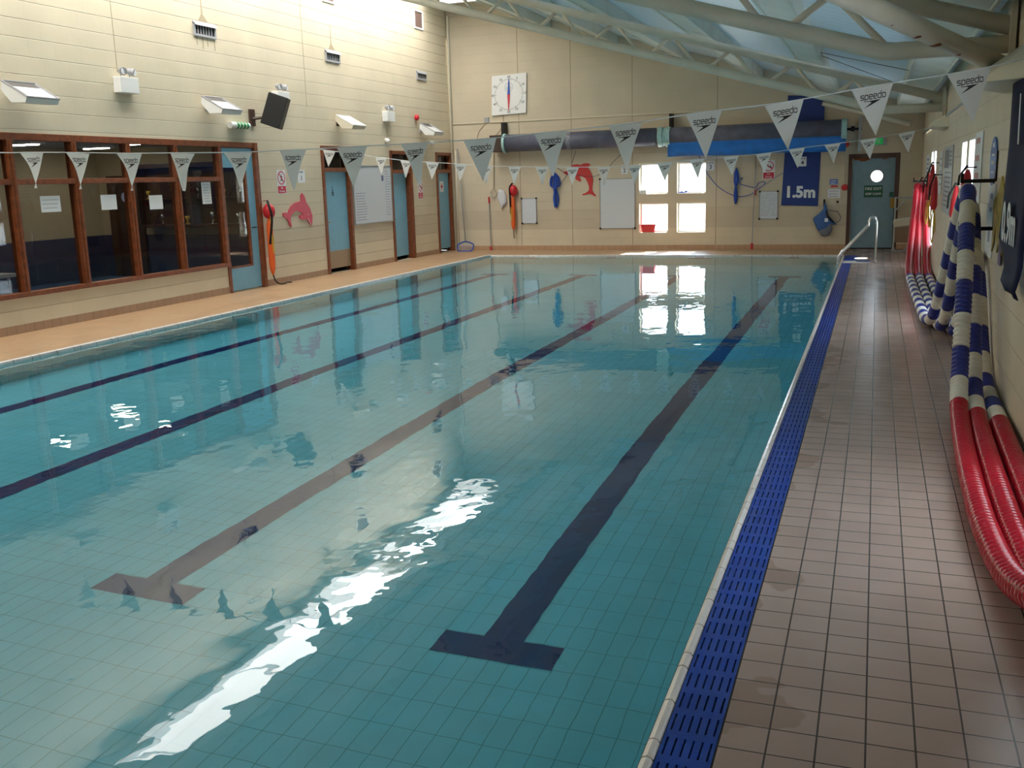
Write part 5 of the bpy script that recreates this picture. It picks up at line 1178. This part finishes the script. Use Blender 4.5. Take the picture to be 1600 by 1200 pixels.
YC = [(8.638, 1.669), (8.399, 1.552), (8.274, 1.414), (8.152, 1.28), (8.276, 1.154), (8.347, 1.067), (8.577, 1.157), (8.66, 1.077), (8.781, 1.194), (8.8, 1.294), (8.858, 1.24), (8.931, 1.133), (9.029, 1.059), (9.01, 1.18), (9.014, 1.335), (9.111, 1.408), (9.019, 1.488), (8.893, 1.512), (8.778, 1.544), (8.693, 1.62)]
o = MB().prism([(XR-.014, y, z) for y, z in YC], (.012, 0, 0)).build('painted_cutout', M_YCUT); tag(o, 'mustard yellow painted cut-out on the right wall beside the dark banner', 'wall decoration')
MB().box(XR-.016, XR-.014, 8.33, 8.50, 1.0, 1.18).build('purple_tip', M_PURPLE, o)
# dark hanging banner, loose lower edge
r = empty('hanging_banner', (XR-.04, 7.6, 1.0), 'dark blue banner with white lettering hanging loose at the right edge', 'banner')
b = MB(); rows = [(2.30, 7.95, 6.6, .03), (1.9, 7.93, 6.6, .03), (1.5, 7.9, 6.6, .045), (1.25, 7.88, 6.6, .06), (1.15, 7.55, 6.6, .06), (1.08, 7.38, 6.6, .07), (1.0, 7.33, 6.6, .09), (.95, 7.27, 6.6, .07)]
for z, ya, yb, off in rows:
    for j in range(7): t = j/6; b.v.append((XR-.02-off-.008*math.sin(j*1.6), ya+(yb-ya)*t, z))
for i in range(len(rows)-1):
    for j in range(6): a = i*7+j; b.face((a, a+1, a+8, a+7))
o = b.build('cloth', M_BLACKBLUE, r, smooth=True); md = o.modifiers.new('t', 'SOLIDIFY'); md.thickness = .006
text('lettering', '0.9m', .36, (XR-.093, 7.32, 1.36), (0, -1, 0), PZ, M_PAPER, r, bold=.010)
MB().prism([(XR-.07, 7.38, 2.2), (XR-.07, 7.34, 2.2), (XR-.07, 7.28, 1.88), (XR-.07, 7.34, 1.88)], (-.002, 0, 0)).build('white_mark', M_PAPER, r)
b = MB()
for yy in (7.9, 6.7): b.tube([(XR, yy, 2.28), (XR-.06, yy, 2.28)], .02, 8)
b.build('fixing', M_RUST, r)

def hook(y, z, label, arm=.26):
    r = empty('rope_hook', (XR, y, z), label, 'hook')
    b = MB(); b.box(XR-.014, XR, y-.02, y+.02, z-.12, z+.12); b.box(XR-arm, XR-.012, y-.014, y+.014, z-.13, z-.10); b.box(XR-arm-.012, XR-arm+.012, y-.014, y+.014, z-.13, z-.05)
    b.build('arm', M_BLACK, r)
hook(9.1, 1.745, 'black steel wall hook carrying the lane ropes below the blue oval sign')
hook(9.05, 1.36, 'black steel wall hook lower down behind the striped lane rope')
hook(20.6, 1.62, 'black steel wall hook holding the red lane rope ends near the far corner')
hook(2.3, 1.7, 'black steel wall hook for the lane ropes closest to the camera')

# red torpedo buoys on right wall
def can_buoy(y, z, label, dirm=M_RED, s=1, rope=.3):
    r = empty('rescue_buoy', (XR, y, z), label, 'rescue buoy')
    MB().tube([(XR, y, z+.02), (XR-.1, y, z+.02)], .008, 6).build('hook', M_BLACK, r)
    p = [(XR-.09, y, z), (XR-.09, y, z-.06*s), (XR-.095, y, z-.16*s), (XR-.10, y, z-.30*s), (XR-.10, y, z-.34*s)]
    MB().tube(p, .05, 12, rad=[.016, .03, .045, .052, .036]).build('float_body', dirm, r, smooth=True)
    MB().tube([(XR-.10, y-.06, z+.04), (XR-.165, y-.04, z-.1*s), (XR-.17, y-.02, z-.24*s)], .011, 8).build('strap', M_BLACK, r)
    b = MB()
    for k in range(2): b.tube(catmull([(XR-.10+.02*k, y, z-.32*s), (XR-.12+.03*k, y+.02, z-.33*s-rope*.6), (XR-.10+.03*k, y, z-.34*s-rope*(1-.3*k)), (XR-.08+.02*k, y-.01, z-.33*s-rope*.5), (XR-.09, y, z-.33*s)], 5), .009, 6)
    b.build('rope', M_YELLOW, r)
can_buoy(12.15, 1.54, 'red and black rescue buoy with yellow rope below the grey poster', rope=.32)
can_buoy(10.8, 1.72, 'red rescue buoy hanging in front of the nearer bright window', s=.62, rope=.05)
can_buoy(16.45, 1.62, 'red rescue buoy in the cluster before the far window, nearest the camera', s=1.45, rope=.5)
can_buoy(17.4, 1.80, 'red rescue buoy in the middle of the cluster before the far window', s=1.45, rope=.5)
can_buoy(18.5, 1.66, 'red rescue buoy in the cluster before the far window, furthest away', s=1.35, rope=.4)
can_buoy(21.0, 1.54, 'short red rescue buoy hanging by itself beside the far corner', s=.8, rope=.1)

# ------------------------------------------------------------------ lane ropes
def lane_rope(pts, label, n, RAD=.062):
    root = empty('lane_rope', pts[0], label, 'lane rope')
    path = catmull(pts, 24)
    # resample by arc length
    cum = [0]
    for a, c in zip(path, path[1:]): cum.append(cum[-1]+(c-a).length)
    Ltot = cum[-1]
    def at(s):
        import bisect
        i = min(max(bisect.bisect_left(cum, s), 1), len(cum)-1); t = (s-cum[i-1])/max(cum[i]-cum[i-1], 1e-9); return path[i-1].lerp(path[i], t)
    return root, at, Ltot
def rib_tube(at, s0, s1, R, name, m, parent, pitch=.040, n=16):
    pts, rad = [], []; k = max(1, round((s1-s0)/pitch)); st = (s1-s0)/k
    for i in range(k):
        for f_, q in ((.0, .70), (.16, .93), (.4, 1.0), (.6, 1.0), (.84, .93)):
            pts.append(at(s0+(i+f_)*st)); rad.append(R*q)
    pts.append(at(s1-.001)); rad.append(R*.7)
    o = MB().tube(pts, R, n, rad=rad).build(name, m, parent, smooth=True); return o
LR = [
 # front rope
 [(.73, 20.55, 1.42), (.71, 20.35, 1.36), (.67, 19.6, 1.0), (.60, 18.6, .45), (.57, 17.9, .16), (.56, 17.2, .065), (.56, 15.5, .064), (.57, 13.6, .064), (.585, 12.2, .07), (.62, 11.6, .14), (.65, 11.1, .40), (.68, 10.4, .90), (.70, 9.75, 1.32), (.71, 9.3, 1.52), (.705, 9.02, 1.55), (.69, 8.78, 1.44), (.67, 8.45, 1.18), (.65, 8.1, .80), (.63, 7.8, .38), (.61, 7.45, .14), (.59, 6.9, .066), (.56, 5.9, .064), (.555, 4.9, .066), (.60, 4.2, .09), (.68, 3.6, .30), (.74, 2.9, .95), (.76, 2.3, 1.55)],
 # middle rope
 [(.80, 20.65, 1.40), (.78, 20.4, 1.32), (.745, 19.6, .98), (.71, 18.6, .44), (.70, 17.9, .16), (.695, 17.2, .065), (.69, 15.5, .064), (.69, 13.2, .064), (.70, 11.7, .07), (.72, 11.2, .16), (.735, 10.8, .45), (.74, 10.3, .88), (.745, 9.8, 1.22), (.75, 9.4, 1.40), (.752, 9.1, 1.38), (.752, 8.8, 1.12), (.748, 8.42, .72), (.74, 8.05, .34), (.727, 7.65, .13), (.71, 7.0, .066), (.685, 6.0, .064), (.675, 4.9, .066), (.70, 4.1, .10), (.75, 3.4, .35), (.78, 2.7, .95), (.79, 2.3, 1.45)],
 # wall side rope
 [(.865, 20.6, 1.40), (.858, 20.35, 1.34), (.855, 19.6, 1.0), (.85, 18.6, .45), (.838, 17.9, .16), (.835, 17.2, .065), (.83, 15.5, .064), (.82, 13.2, .064), (.82, 11.3, .07), (.832, 11.0, .16), (.838, 10.6, .38), (.84, 10.2, .68), (.835, 9.8, .92), (.833, 9.5, .99), (.833, 9.25, .90), (.838, 8.95, .66), (.844, 8.65, .36), (.847, 8.3, .15), (.848, 7.9, .08), (.84, 7.2, .066), (.82, 6.0, .064), (.805, 4.9, .066), (.815, 4.0, .12), (.835, 3.3, .40), (.85, 2.7, .95), (.855, 2.3, 1.4)]]
WHO = ['red, white and blue lane rope nearest the pool, looped over the wall hooks', 'red, white and blue lane rope in the middle of the three along the right wall', 'red, white and blue lane rope closest to the right wall']
for k, pts in enumerate(LR):
    root, at, L = lane_rope(pts, WHO[k], k)
    # find arc length where path passes given y on the floor
    def s_at(cond):
        s = 0
        while s < L:
            if cond(at(s)): return s
            s += .02
        return L
    sA = s_at(lambda p: p.y < 17.0); sB = s_at(lambda p: p.y < (7.42, 7.3, 7.15)[k])
    rib_tube(at, .02, sA, .062, 'red_float_section', M_FLOATR, root, pitch=.048); rib_tube(at, sB, L-.02, .062, 'red_float_section', M_FLOATR, root, pitch=.048)
    s = sA; i = 0; seg = .285; nseg = 2*round((sB-sA)/seg/2); seg = (sB-sA)/nseg
    for i in range(nseg):
        rib_tube(at, sA+i*seg, sA+(i+1)*seg, .0605, 'blue_float_section' if i % 2 == 0 else 'white_float_section', M_FLOATB if i % 2 == 0 else M_FLOATW, root)
    MB().tube([at(0), at(.01)+Vector((0, 0, .06)), at(0)+Vector((.03, .02, .14))], .008, 6).build('cable_end', M_CHROME, root)
